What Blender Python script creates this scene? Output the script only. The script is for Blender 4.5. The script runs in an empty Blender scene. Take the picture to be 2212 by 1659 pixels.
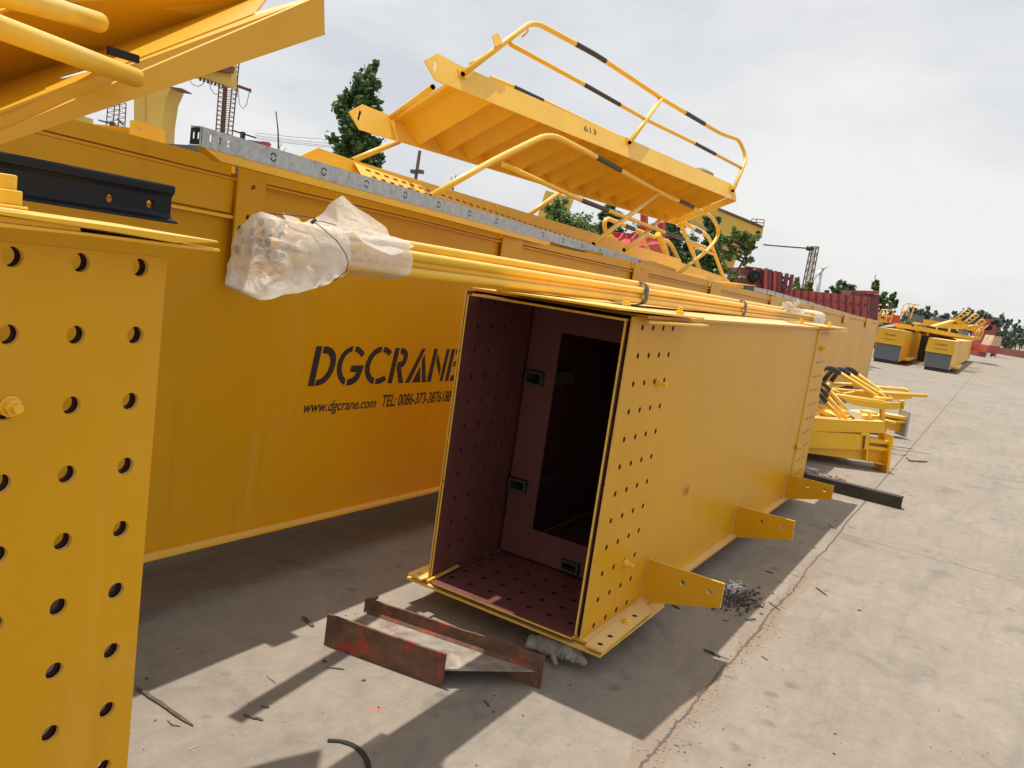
import bpy, bmesh, math, random
from mathutils import Vector, Matrix
from mathutils.geometry import tessellate_polygon
random.seed(7)
S = bpy.context.scene
COL = S.collection
# ------------------------------------------------------------------ camera
FPX, YAW, PITCH, ROLL = 1725.96, 0.536531, 0.140298, 0.141339     # focal length in px of a 2212 px wide picture
CAMP = Vector((0, 0, 1.6))
cF = Vector((math.cos(PITCH)*math.cos(YAW), math.cos(PITCH)*math.sin(YAW), -math.sin(PITCH)))
_R = Vector((math.sin(YAW), -math.cos(YAW), 0)); _U = _R.cross(cF)
cR = _R*math.cos(ROLL) + _U*math.sin(ROLL); cU = -_R*math.sin(ROLL) + _U*math.cos(ROLL)
cam = bpy.data.cameras.new('camera'); camo = bpy.data.objects.new('camera', cam); COL.objects.link(camo)
cam.sensor_width = 36; cam.lens = 36*FPX/2212; cam.clip_start = 0.05; cam.clip_end = 4000
Mx = Matrix((cR, cU, -cF)).transposed().to_4x4(); Mx.translation = CAMP; camo.matrix_world = Mx
S.camera = camo
# ------------------------------------------------------------------ world, sun, exposure
SUN = Vector((0.0, 0.24, 1)).normalized()
w = bpy.data.worlds.new("World"); S.world = w; w.use_nodes = True
nt = w.node_tree; N = nt.nodes; L = nt.links; N.clear()
out = N.new('ShaderNodeOutputWorld'); bg = N.new('ShaderNodeBackground'); bg.inputs[1].default_value = 0.1
sky = N.new('ShaderNodeTexSky'); sky.sky_type = 'NISHITA'; sky.sun_disc = False
sky.sun_elevation = math.asin(SUN.z); sky.sun_rotation = math.atan2(SUN.x, SUN.y); sky.dust_density = 3
tc = N.new('ShaderNodeTexCoord'); mp = N.new('ShaderNodeMapping'); mp.inputs['Scale'].default_value = (1.0, 1.0, 2.6)
n1 = N.new('ShaderNodeTexNoise'); n1.inputs['Scale'].default_value = 1.9; n1.inputs['Detail'].default_value = 7; n1.inputs['Roughness'].default_value = 0.55
cr = N.new('ShaderNodeValToRGB'); cr.color_ramp.elements[0].position = 0.33; cr.color_ramp.elements[1].position = 0.58
cr.color_ramp.elements[0].color = (6.7, 7.0, 7.5, 1); cr.color_ramp.elements[1].color = (9.1, 9.05, 8.9, 1)
mx = N.new('ShaderNodeMix'); mx.data_type = 'RGBA'; mx.inputs[0].default_value = 0.93
L.new(tc.outputs['Generated'], mp.inputs[0]); L.new(mp.outputs[0], n1.inputs[0]); L.new(n1.outputs[0], cr.inputs[0])
L.new(sky.outputs[0], mx.inputs[6]); L.new(cr.outputs[0], mx.inputs[7]); L.new(mx.outputs[2], bg.inputs[0]); L.new(bg.outputs[0], out.inputs[0])
sl = bpy.data.lights.new('sun', 'SUN'); sl.energy = 4.7; sl.angle = math.radians(0.6); sl.color = (1, 0.94, 0.84)
so = bpy.data.objects.new('sun', sl); COL.objects.link(so); so.rotation_euler = SUN.to_track_quat('Z', 'Y').to_euler(); so.location = (0, 0, 30)
S.view_settings.view_transform = 'Standard'; S.view_settings.look = 'None'; S.view_settings.gamma = 1; S.view_settings.exposure = 0.02
S.cycles.max_bounces = 6; S.cycles.transparent_max_bounces = 16
# ------------------------------------------------------------------ helpers
def ray(px, py): return cF + cR*((px-1106)/FPX) - cU*((py-829.5)/FPX)
def P(px, py, ax, val):            # the point of the plane x, y or z = val that shows at that place of the 2212 px picture
    d = ray(px, py); i = 'xyz'.index(ax); return CAMP + d*((val-CAMP[i])/d[i])
def PP(px, py, P0, n):
    d = ray(px, py); return CAMP + d*(((P0-CAMP).dot(n))/d.dot(n))
def D(px, py, depth): return CAMP + ray(px, py)*depth
def sv(x, y): return (x/1.15732, y/1.15732)
V = Vector

class MB:
    def __init__(s): s.v = []; s.f = []; s.m = []; s.sm = []
    def add(s, vs, fs, m=0, smooth=False):
        b = len(s.v); s.v += [tuple(x) for x in vs]
        for f in fs: s.f.append(tuple(i+b for i in f)); s.m.append(m if isinstance(m, int) else 0); s.sm.append(smooth)
        return s
    def box(s, a, b, m=0):
        x0, y0, z0 = [min(a[i], b[i]) for i in range(3)]; x1, y1, z1 = [max(a[i], b[i]) for i in range(3)]
        return s.hexa([(x0,y0,z0),(x1,y0,z0),(x1,y1,z0),(x0,y1,z0)], [(x0,y0,z1),(x1,y0,z1),(x1,y1,z1),(x0,y1,z1)], m)
    def hexa(s, lo, hi, m=0):
        n = len(lo)
        fs = [tuple(range(n))[::-1], tuple(range(n, 2*n))] + [(i, (i+1) % n, n+(i+1) % n, n+i) for i in range(n)]
        return s.add(list(lo)+list(hi), fs, m)
    def bar(s, a, b, wd, ht, up=(0,0,1), m=0):
        a = V(a); b = V(b); d = (b-a).normalized(); u = V(up); sd = d.cross(u).normalized(); u = sd.cross(d).normalized()
        q = [(-wd/2,-ht/2),(wd/2,-ht/2),(wd/2,ht/2),(-wd/2,ht/2)]
        return s.hexa([a+sd*i+u*j for i, j in q], [b+sd*i+u*j for i, j in q], m)
    def tube(s, pts, r, n=12, m=0, caps=True, hollow=False, mcap=None):
        pts = [V(p) for p in pts]; rr = r if isinstance(r, (list, tuple)) else [r]*len(pts)
        t0 = (pts[1]-pts[0]).normalized(); u = t0.orthogonal().normalized(); rings = []
        for i, p in enumerate(pts):
            if i == 0: t = t0
            elif i == len(pts)-1: t = (pts[i]-pts[i-1]).normalized()
            else: t = ((pts[i]-pts[i-1]).normalized()+(pts[i+1]-pts[i]).normalized()).normalized()
            u = (u-t*u.dot(t)).normalized(); vv = t.cross(u)
            rings.append([p+(u*math.cos(2*math.pi*k/n)+vv*math.sin(2*math.pi*k/n))*rr[i] for k in range(n)])
        vs = [x for g in rings for x in g]; fs = []
        for i in range(len(pts)-1):
            for k in range(n): fs.append((i*n+k, i*n+(k+1) % n, (i+1)*n+(k+1) % n, (i+1)*n+k))
        s.add(vs, fs, m, True)
        if hollow:
            for e, sg in ((0, 1), (-1, -1)):
                g = rings[e]; c_ = pts[e]; t = (pts[1]-pts[0]).normalized() if e == 0 else (pts[-1]-pts[-2]).normalized()
                inn = [c_+(q-c_)*0.8 for q in g]; dp = [q+t*sg*0.06 for q in inn]
                k_ = [(k, (k+1) % n, n+(k+1) % n, n+k) for k in range(n)]
                s.add(g+inn, k_, m); s.add(inn+dp, k_, mcap if mcap is not None else m); s.add(dp, [tuple(range(n))], mcap if mcap is not None else m)
        elif caps: s.add(rings[0], [tuple(range(n))[::-1]], m); s.add(rings[-1], [tuple(range(n))], m)
        return s
    def plate(s, outer, holes, O, U, W_, th, mats=(0, 0, 0)):
        """flat plate: 2-D outline and holes in the frame (O, U, W_); thickness goes along U x W_; mats = front, back, rim"""
        O = V(O); U = V(U); W_ = V(W_); n = U.cross(W_).normalized()
        polys = [outer]+list(holes); flat = [p for q in polys for p in q]
        tri = tessellate_polygon([[V((p[0], p[1], 0)) for p in q] for q in polys])
        pos = lambda p, t: O+U*p[0]+W_*p[1]+n*t
        A = [pos(p, 0) for p in flat]; B = [pos(p, th) for p in flat]
        def orient(t, want):
            a, b, c_ = [V(flat[i]) for i in t]; cr_ = (b-a).cross(c_-a) if False else (b.x-a.x)*(c_.y-a.y)-(b.y-a.y)*(c_.x-a.x)
            return t if (cr_ > 0) == want else t[::-1]
        s.add(A, [orient(t, False) for t in tri], mats[0]); s.add(B, [orient(t, True) for t in tri], mats[1])
        b = 0
        for j, q in enumerate(polys):
            k = len(q); s.add([A[b+i] for i in range(k)]+[B[b+i] for i in range(k)], [(i, (i+1) % k, k+(i+1) % k, k+i) for i in range(k)], mats[2] if j == 0 or len(mats) < 4 else mats[3]); b += k
        return s
def circ(x, y, r, n=14, ry=None): return [(x+r*math.cos(2*math.pi*k/n), y+(ry or r)*math.sin(2*math.pi*k/n)) for k in range(n)]
def slot(x, y, w_, h_, n=6):       # upright rounded slot
    r = w_/2; q = h_/2-r
    return [(x+r*math.cos(a), y+q+r*math.sin(a)) for a in [math.pi*k/n for k in range(n+1)]]+[(x+r*math.cos(a), y-q+r*math.sin(a)) for a in [math.pi+math.pi*k/n for k in range(n+1)]]
def rect(x0, y0, x1, y1): return [(x0, y0), (x1, y0), (x1, y1), (x0, y1)]

ORG = {}
def tag(o, label=None, cat=None, group=None, kind=None):
    if label: o['label'] = label
    if cat: o['category'] = cat
    if group: o['group'] = group
    if kind: o['kind'] = kind
def thing(name, label, cat, loc, group=None):
    o = bpy.data.objects.new(name, None); COL.objects.link(o); o.empty_display_size = 0.2
    o.location = loc; ORG[o] = V(loc); tag(o, label, cat, group); return o
def mesh(name, mb, mats, parent=None, org=None, smooth=None):
    if not isinstance(mats, (list, tuple)): mats = [mats]
    og = ORG[parent] if parent else V(org if org is not None else (0, 0, 0))
    me = bpy.data.meshes.new(name); me.from_pydata([tuple(V(p)-og) for p in mb.v], [], mb.f)
    for m in mats: me.materials.append(m)
    me.polygons.foreach_set('material_index', [min(i, len(mats)-1) for i in mb.m])
    me.polygons.foreach_set('use_smooth', [bool(x) if smooth is None else smooth for x in mb.sm])
    bm = bmesh.new(); bm.from_mesh(me); bmesh.ops.remove_doubles(bm, verts=bm.verts, dist=1e-6)
    if not getattr(mb, 'leafy', False): bmesh.ops.recalc_face_normals(bm, faces=bm.faces)
    bm.to_mesh(me); bm.free(); me.update()
    o = bpy.data.objects.new(name, me); COL.objects.link(o)
    if parent: o.parent = parent; ORG[o] = og
    else: o.location = og; ORG[o] = og
    return o
def single(name, mb, mats, label, cat, org, group=None, **k):
    o = mesh(name, mb, mats, None, org, **k); tag(o, label, cat, group); return o
def struct(name, mb, mats, org=(0, 0, 0)):
    o = mesh(name, mb, mats, None, org); o['kind'] = 'structure'; return o
def bevel(o, wd=0.002, seg=2):
    m = o.modifiers.new('bevel', 'BEVEL'); m.width = wd; m.segments = seg; m.limit_method = 'ANGLE'; m.angle_limit = math.radians(40); return o
def cop(o, parent=None, off=None):
    c_ = o.copy(); COL.objects.link(c_)
    if parent: c_.parent = parent
    for ch in list(o.children): cop(ch, c_)
    if off is not None: c_.location = V(o.location)+V(off)
    return c_
# ------------------------------------------------------------------ materials
def ramp(N_, e0, e1, c0=(0,0,0,1), c1=(1,1,1,1)):
    r = N_.new('ShaderNodeValToRGB'); r.color_ramp.elements[0].position = e0; r.color_ramp.elements[1].position = e1
    r.color_ramp.elements[0].color = c0; r.color_ramp.elements[1].color = c1; return r
def material(name, col, rough=0.5, metal=0.0, var=0.12, vscale=2.0, bump=0.0, bscale=60, layers=(), coat=0.0, spec=0.5, rvar=0.0, stretch=(1,1,1), top_light=0.0):
    """layers: (colour, noise scale, threshold low, threshold high, strength, kind)"""
    m = bpy.data.materials.new(name); m.use_nodes = True; t = m.node_tree; N_ = t.nodes; L_ = t.links
    b = N_['Principled BSDF']; b.inputs['Roughness'].default_value = rough; b.inputs['Metallic'].default_value = metal
    b.inputs['Coat Weight'].default_value = coat; b.inputs['Specular IOR Level'].default_value = spec
    tc_ = N_.new('ShaderNodeTexCoord'); mp_ = N_.new('ShaderNodeMapping'); mp_.inputs['Scale'].default_value = stretch
    L_.new(tc_.outputs['Object'], mp_.inputs[0]); co = mp_.outputs[0]
    def noise(sc, det=5, ro=0.55):
        n = N_.new('ShaderNodeTexNoise'); n.inputs['Scale'].default_value = sc; n.inputs['Detail'].default_value = det; n.inputs['Roughness'].default_value = ro; L_.new(co, n.inputs[0]); return n
    nz = noise(vscale); r = ramp(N_, 0.3, 0.7, tuple(c_*(1-var) for c_ in col)+(1,), tuple(min(1, c_*(1+var)) for c_ in col)+(1,))
    L_.new(nz.outputs[0], r.inputs[0]); cur = r.outputs[0]
    for (lc, sc, lo, hi, st, kd) in layers:
        if kd == 'drip':
            m2 = N_.new('ShaderNodeMapping'); m2.inputs['Scale'].default_value = (1, 1, .07); L_.new(tc_.outputs['Object'], m2.inputs[0]); n = noise(sc, 4, 0.6); L_.new(m2.outputs[0], n.inputs[0]); o_ = n.outputs[0]
        elif kd == 'noise': n = noise(sc, 6, 0.65); o_ = n.outputs[0]
        else:
            n = N_.new('ShaderNodeTexVoronoi'); n.inputs['Scale'].default_value = sc; L_.new(co, n.inputs[0]); o_ = n.outputs['Distance']
        rr = ramp(N_, lo, hi) if kd != 'spots' else ramp(N_, lo, hi, (1,1,1,1), (0,0,0,1))
        L_.new(o_, rr.inputs[0]); f = rr.outputs[0]
        if kd == 'spots':       # only some of the cells get a spot
            n2 = noise(sc*0.35, 2); r2 = ramp(N_, 0.52, 0.56); L_.new(n2.outputs[0], r2.inputs[0])
            mu = N_.new('ShaderNodeMath'); mu.operation = 'MULTIPLY'; L_.new(f, mu.inputs[0]); L_.new(r2.outputs[0], mu.inputs[1]); f = mu.outputs[0]
        mu = N_.new('ShaderNodeMath'); mu.operation = 'MULTIPLY'; mu.inputs[1].default_value = st; L_.new(f, mu.inputs[0])
        mi = N_.new('ShaderNodeMix'); mi.data_type = 'RGBA'; mi.inputs[7].default_value = tuple(lc)+(1,); L_.new(mu.outputs[0], mi.inputs[0]); L_.new(cur, mi.inputs[6]); cur = mi.outputs[2]
    if top_light:        # sunlit paleness painted into the colour of faces that look up
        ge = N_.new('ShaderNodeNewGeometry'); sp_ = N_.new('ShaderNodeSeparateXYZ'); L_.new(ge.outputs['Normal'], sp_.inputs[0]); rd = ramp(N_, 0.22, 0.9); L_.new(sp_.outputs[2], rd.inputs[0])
        nd = noise(4, 6, 0.65); mr_ = N_.new('ShaderNodeMapRange'); mr_.inputs['To Min'].default_value = top_light*.55; mr_.inputs['To Max'].default_value = top_light*1.35; L_.new(nd.outputs[0], mr_.inputs[0])
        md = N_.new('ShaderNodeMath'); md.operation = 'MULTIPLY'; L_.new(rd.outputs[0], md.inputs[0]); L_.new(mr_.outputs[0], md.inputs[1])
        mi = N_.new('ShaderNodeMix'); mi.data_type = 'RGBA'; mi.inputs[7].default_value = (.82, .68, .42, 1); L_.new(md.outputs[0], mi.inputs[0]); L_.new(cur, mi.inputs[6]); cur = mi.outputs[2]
    L_.new(cur, b.inputs['Base Color'])
    if rvar:
        n = noise(vscale*3); mr = N_.new('ShaderNodeMapRange'); mr.inputs['To Min'].default_value = max(0.03, rough-rvar); mr.inputs['To Max'].default_value = min(1, rough+rvar)
        L_.new(n.outputs[0], mr.inputs[0]); L_.new(mr.outputs[0], b.inputs['Roughness'])
    if bump:
        n = noise(bscale, 4); bu = N_.new('ShaderNodeBump'); bu.inputs['Strength'].default_value = bump; bu.inputs['Distance'].default_value = 0.01
        L_.new(n.outputs[0], bu.inputs['Height']); L_.new(bu.outputs[0], b.inputs['Normal'])
    return m
YC = (0.63, 0.318, 0.006)
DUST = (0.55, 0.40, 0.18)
YEL = material('yellow_paint', YC, 0.36, top_light=.5, var=0.06, vscale=1.1, bump=0.22, bscale=3.2, rvar=0.08, spec=0.22,
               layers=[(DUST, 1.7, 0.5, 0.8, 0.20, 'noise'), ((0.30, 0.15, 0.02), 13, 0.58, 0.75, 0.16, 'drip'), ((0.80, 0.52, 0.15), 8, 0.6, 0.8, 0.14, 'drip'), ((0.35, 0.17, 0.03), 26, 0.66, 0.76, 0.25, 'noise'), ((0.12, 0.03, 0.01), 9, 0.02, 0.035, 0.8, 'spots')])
YELS = material('yellow_paint_underside', (0.66, 0.33, 0.006), 0.4, var=0.06, vscale=2, bump=0.15, bscale=4, layers=[((0.35, 0.17, 0.03), 26, 0.66, 0.76, 0.2, 'noise')])
YEL2 = material('yellow_paint_plain', (0.82, 0.46, 0.012), 0.42, top_light=.38, var=0.08, vscale=3, layers=[(DUST, 5, 0.5, 0.8, 0.2, 'noise'), ((0.2, 0.07, 0.02), 30, 0.70, 0.74, 0.6, 'noise')])
YTUBE = material('yellow_tube_paint', (0.82, 0.48, 0.028), 0.36, top_light=.4, var=0.08, vscale=6, layers=[((0.16, 0.06, 0.02), 22, 0.73, 0.75, 0.7, 'noise')])
YFAR = material('yellow_far', (0.72, 0.40, 0.02), 0.5, top_light=.4, var=0.1, vscale=1)
YGAN = material('gantry_yellow', (0.62, 0.40, 0.07), 0.6, var=0.12, vscale=0.5, layers=[((0.25, 0.14, 0.05), 3, 0.62, 0.8, 0.5, 'noise')])
EDGE = material('yellow_edge', (0.78, 0.48, 0.08), 0.5, var=0.1, vscale=20, layers=[((0.10, 0.04, 0.02), 25, 0.62, 0.68, 0.8, 'noise')])
PRIM = material('maroon_primer', (0.135, 0.042, 0.036), 0.6, var=0.12, vscale=2, layers=[((0.20, 0.10, 0.08), 4, 0.55, 0.8, 0.35, 'noise')])
REDP = material('red_paint', (0.48, 0.035, 0.035), 0.5, var=0.1)
REDF = material('brick_red_paint', (0.34, 0.06, 0.05), 0.55, var=0.15)
MARF = material('maroon_far', (0.15, 0.035, 0.035), 0.6, var=0.25, vscale=2)
BLK = material('black_paint', (0.008, 0.009, 0.013), 0.42, var=0.2, vscale=4, bump=0.08, bscale=120, spec=0.22)
BLKB = material('black_band', (0.022, 0.020, 0.020), 0.45, var=0.2)
INK = material('stencil_ink', (0.012, 0.016, 0.034), 0.5, var=0.25, vscale=12)
DARK = material('dark_bore', (0.01, 0.006, 0.005), 0.9, var=0)
GALV = material('galvanised_steel', (0.40, 0.43, 0.45), 0.42, 0.55, var=0.15, vscale=25, rvar=0.12, layers=[((0.20, 0.22, 0.24), 38, 0.5, 0.66, 0.5, 'noise'), ((0.62, 0.65, 0.66), 14, 0.55, 0.7, 0.3, 'noise')])
GREYP = material('grey_undercoat', (0.115, 0.13, 0.145), 0.6, var=0.08, vscale=3)
GREYD = material('slate_plate', (0.10, 0.10, 0.125), 0.6, var=0.1)
RUST = material('rusty_steel', (0.115, 0.058, 0.036), 0.85, var=0.35, vscale=9, bump=0.4, bscale=45,
                layers=[((0.23, 0.10, 0.045), 16, 0.5, 0.66, 0.7, 'noise'), ((0.40, 0.045, 0.03), 3.7, 0.60, 0.635, 0.7, 'noise')])
RUSTD = material('dark_rusty_steel', (0.035, 0.024, 0.020), 0.7, var=0.4, vscale=6, bump=0.3, bscale=40)
RUSTW = material('worn_steel_web', (0.30, 0.27, 0.23), 0.65, 0.15, var=0.3, vscale=10, bump=0.3, bscale=50, layers=[((0.17, 0.09, 0.045), 12, 0.46, 0.66, 0.8, 'noise'), ((0.45, 0.05, 0.035), 3.1, 0.63, 0.68, 0.8, 'noise')])
WOOD = material('weathered_wood', (0.10, 0.075, 0.055), 0.9, var=0.5, vscale=40, bump=0.5, bscale=120)
GLOVE = material('dirty_glove', (0.30, 0.27, 0.24), 0.95, var=0.3, vscale=15, bump=0.5, bscale=220, layers=[((0.08, 0.07, 0.06), 25, 0.55, 0.72, 0.6, 'noise')])
TAPE = material('black_tape', (0.03, 0.03, 0.032), 0.35, var=0.2, bump=0.3, bscale=50)
WIRE = material('tie_wire', (0.05, 0.05, 0.055), 0.4, 0.6, var=0.2)
LATT = material('lattice_steel', (0.16, 0.075, 0.05), 0.7, var=0.25)
WHITE = material('pale_steel', (0.6, 0.62, 0.64), 0.5, var=0.05)
BARK = material('bark', (0.10, 0.075, 0.05), 0.9, var=0.3, vscale=8, bump=0.5, bscale=30)
BRICK = material('brick_wall', (0.22, 0.08, 0.06), 0.9, var=0.25, vscale=4)
ROCK = material('rubble', (0.30, 0.27, 0.23), 0.95, var=0.5, vscale=30, bump=0.5, bscale=60)
SOIL = material('black_grit', (0.03, 0.027, 0.025), 0.95, var=0.6, vscale=60, bump=0.5, bscale=90)
CARD = material('timber_load', (0.50, 0.36, 0.24), 0.8, var=0.3, vscale=4)
def leafmat(name, c0, c1):
    m = bpy.data.materials.new(name); m.use_nodes = True; t = m.node_tree; N_ = t.nodes; L_ = t.links; b = N_['Principled BSDF']
    g = N_.new('ShaderNodeNewGeometry'); r = ramp(N_, 0.0, 1.0, c0+(1,), c1+(1,)); L_.new(g.outputs['Random Per Island'], r.inputs[0]); L_.new(r.outputs[0], b.inputs['Base Color'])
    b.inputs['Roughness'].default_value = 0.55
    tr = N_.new('ShaderNodeBsdfTranslucent'); L_.new(r.outputs[0], tr.inputs[0]); a = N_.new('ShaderNodeMixShader'); a.inputs[0].default_value = 0.3
    L_.new(b.outputs[0], a.inputs[1]); L_.new(tr.outputs[0], a.inputs[2]); L_.new(a.outputs[0], N_['Material Output'].inputs[0]); return m
def grains(name, c0, c1):
    m = leafmat(name, c0, c1); t = m.node_tree; t.links.new(t.nodes['Principled BSDF'].outputs[0], t.nodes['Material Output'].inputs[0]); t.nodes['Principled BSDF'].inputs['Roughness'].default_value = .9; return m
SOIL = grains('black_grit', (.008, .008, .008), (.16, .14, .12)); ROCK = grains('rubble', (.16, .115, .08), (.42, .33, .25))
LEAF = leafmat('poplar_leaf', (0.025, 0.065, 0.018), (0.12, 0.21, 0.07))
LEAF2 = leafmat('light_leaf', (0.07, 0.14, 0.04), (0.22, 0.32, 0.09))
LEAF3 = leafmat('far_leaf', (0.06, 0.10, 0.06), (0.12, 0.16, 0.10))
def film(name, tint=(0.93, 0.89, 0.82), tr=0.32, bs=14):
    m = bpy.data.materials.new(name); m.use_nodes = True; t = m.node_tree; N_ = t.nodes; L_ = t.links; b = N_['Principled BSDF']
    b.inputs['Base Color'].default_value = tint+(1,); b.inputs['Roughness'].default_value = 0.28
    tc_ = N_.new('ShaderNodeTexCoord'); n = N_.new('ShaderNodeTexNoise'); n.inputs['Scale'].default_value = bs; n.inputs['Detail'].default_value = 5; n.inputs['Distortion'].default_value = 1.2
    L_.new(tc_.outputs['Object'], n.inputs[0]); bu = N_.new('ShaderNodeBump'); bu.inputs['Strength'].default_value = 0.9; bu.inputs['Distance'].default_value = 0.02
    L_.new(n.outputs[0], bu.inputs['Height']); L_.new(bu.outputs[0], b.inputs['Normal'])
    tl = N_.new('ShaderNodeBsdfTranslucent'); tl.inputs[0].default_value = tint+(1,); a = N_.new('ShaderNodeMixShader'); a.inputs[0].default_value = 0.45
    tp = N_.new('ShaderNodeBsdfTransparent'); c_ = N_.new('ShaderNodeMixShader')
    n2 = N_.new('ShaderNodeTexNoise'); n2.inputs['Scale'].default_value = 9; L_.new(tc_.outputs['Object'], n2.inputs[0])
    r = ramp(N_, 0.35, 0.65, (tr*0.5,)*3+(1,), (min(1, tr*1.5),)*3+(1,)); L_.new(n2.outputs[0], r.inputs[0]); L_.new(r.outputs[0], c_.inputs[0])
    L_.new(b.outputs[0], a.inputs[1]); L_.new(tl.outputs[0], a.inputs[2]); L_.new(a.outputs[0], c_.inputs[1]); L_.new(tp.outputs[0], c_.inputs[2]); L_.new(c_.outputs[0], N_['Material Output'].inputs[0]); return m
FILM = film('milky_plastic_film', tr=0.30)
FILMC = film('clear_plastic_film', tr=0.42)

def concrete():
    m = bpy.data.materials.new('concrete_yard'); m.use_nodes = True; t = m.node_tree; N_ = t.nodes; L_ = t.links; b = N_['Principled BSDF']; b.inputs['Roughness'].default_value = 0.85
    tc_ = N_.new('ShaderNodeTexCoord'); co = tc_.outputs['Object']
    def noise(sc, det=6, ro=0.6, dist=0.0, vec=None):
        n = N_.new('ShaderNodeTexNoise'); n.inputs['Scale'].default_value = sc; n.inputs['Detail'].default_value = det; n.inputs['Roughness'].default_value = ro; n.inputs['Distortion'].default_value = dist
        L_.new(vec or co, n.inputs[0]); return n.outputs[0]
    def mth(op, a, b_=None, c_=None):
        n = N_.new('ShaderNodeMath'); n.operation = op
        for i, x in enumerate((a, b_, c_)):
            if x is None: continue
            if isinstance(x, (int, float)): n.inputs[i].default_value = x
            else: L_.new(x, n.inputs[i])
        return n.outputs[0]
    def mix(f, a, bcol):
        n = N_.new('ShaderNodeMix'); n.data_type = 'RGBA'; L_.new(f, n.inputs[0]); L_.new(a, n.inputs[6])
        if isinstance(bcol, tuple): n.inputs[7].default_value = bcol+(1,)
        else: L_.new(bcol, n.inputs[7])
        return n.outputs[2]
    def rp(x, lo, hi, inv=False):
        r = ramp(N_, lo, hi) if not inv else ramp(N_, lo, hi, (1,1,1,1), (0,0,0,1)); L_.new(x, r.inputs[0]); return r.outputs[0]
    sx = N_.new('ShaderNodeSeparateXYZ'); L_.new(co, sx.inputs[0]); X, Y = sx.outputs[0], sx.outputs[1]
    r = ramp(N_, 0.25, 0.75, (0.225, 0.192, 0.155, 1), (0.345, 0.300, 0.247, 1)); L_.new(noise(0.7, 12, 0.72), r.inputs[0]); cur = r.outputs[0]
    r = ramp(N_, 0.3, 0.7, (0.74, 0.74, 0.74, 1), (1.06, 1.05, 1.03, 1)); L_.new(noise(11, 10, 0.78), r.inputs[0])
    mu = N_.new('ShaderNodeMix'); mu.data_type = 'RGBA'; mu.blend_type = 'MULTIPLY'; mu.inputs[0].default_value = 1; L_.new(cur, mu.inputs[6]); L_.new(r.outputs[0], mu.inputs[7]); cur = mu.outputs[2]
    st = N_.new('ShaderNodeMapping'); st.inputs['Scale'].default_value = (0.35, 2.4, 1); st.inputs['Rotation'].default_value = (0, 0, 0.5); L_.new(co, st.inputs[0])
    cur = mix(mth('MULTIPLY', rp(noise(1.9, 11, 0.74, 0.5, st.outputs[0]), 0.51, 0.68), 0.48), cur, (0.14, 0.13, 0.12))       # dragged tyre dirt
    cur = mix(mth('MULTIPLY', rp(noise(2.0, 10, 0.70, 0.6), 0.55, 0.66), 0.45), cur, (0.12, 0.112, 0.105))                      # damp blots
    vo = N_.new('ShaderNodeTexVoronoi'); vo.inputs['Scale'].default_value = 5.0; L_.new(co, vo.inputs[0])
    wob = mth('ADD', vo.outputs['Distance'], mth('MULTIPLY', mth('SUBTRACT', noise(14, 3), 0.5), 0.16))
    sp = mth('MULTIPLY', rp(wob, 0.10, 0.20, True), rp(noise(1.9, 2), 0.5, 0.54)); cur = mix(mth('MULTIPLY', sp, 0.55), cur, (0.10, 0.098, 0.095))   # oil drips
    cur = mix(mth('MULTIPLY', rp(noise(90, 3, 0.7), 0.63, 0.70), 0.5), cur, (0.12, 0.10, 0.085))                             # grit
    cur = mix(mth('MULTIPLY', rp(noise(70, 2, 0.5), 0.70, 0.76), 0.25), cur, (0.62, 0.60, 0.56))
    redz = mth('MULTIPLY', rp(noise(6.5, 4, 0.6), 0.66, 0.69), rp(noise(0.9, 1), 0.52, 0.56)); cur = mix(mth('MULTIPLY', redz, 0.55), cur, (0.45, 0.13, 0.09))
    # slab joint along x with a crumbled, sandy stretch, and cross joints
    wv = mth('MULTIPLY', mth('SUBTRACT', noise(1.1, 5, 0.6), 0.5), 0.16); wv2 = mth('MULTIPLY', mth('SUBTRACT', noise(9, 5, 0.7), 0.5), 0.05)
    near = rp(mth('MULTIPLY', X, 0.1), 0.50, 0.75, True)
    dj = mth('ABSOLUTE', mth('ADD', mth('SUBTRACT', Y, 0.765), mth('MULTIPLY', mth('ADD', wv, wv2), mth('ADD', mth('MULTIPLY', near, 0.9), 0.1))))
    sandw = mth('MULTIPLY', mth('MULTIPLY', near, rp(noise(1.3, 3), 0.38, 0.62)), 0.085)
    sand = mth('LESS_THAN', mth('ADD', dj, mth('MULTIPLY', mth('SUBTRACT', noise(40, 4), 0.5), 0.05)), sandw)
    cur = mix(mth('MULTIPLY', sand, 0.75), cur, (0.235, 0.18, 0.135))
    dirt = mth('MULTIPLY', rp(dj, 0.0, 0.30, True), mth('MULTIPLY', rp(noise(3, 6, 0.7), 0.45, 0.7), 0.55)); cur = mix(dirt, cur, (0.27, 0.21, 0.17))
    jl = mth('LESS_THAN', dj, mth('ADD', mth('MULTIPLY', near, -0.001), 0.007)); cur = mix(mth('MULTIPLY', jl, 0.8), cur, (0.07, 0.055, 0.045))
    xm = mth('ABSOLUTE', mth('SUBTRACT', mth('MODULO', mth('ADD', X, 93.63+0.0), 5.0), 2.5)); xm = mth('SUBTRACT', 2.5, xm)
    side = mth('LESS_THAN', Y, 0.765); cl = mth('MULTIPLY', mth('LESS_THAN', xm, 0.007), side); cur = mix(mth('MULTIPLY', cl, 0.75), cur, (0.09, 0.075, 0.06))
    L_.new(cur, b.inputs['Base Color'])
    bu = N_.new('ShaderNodeBump'); bu.inputs['Strength'].default_value = 0.35; bu.inputs['Distance'].default_value = 0.01; L_.new(noise(55, 6, 0.7), bu.inputs['Height']); L_.new(bu.outputs[0], b.inputs['Normal'])
    return m
CONC = concrete()
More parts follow.
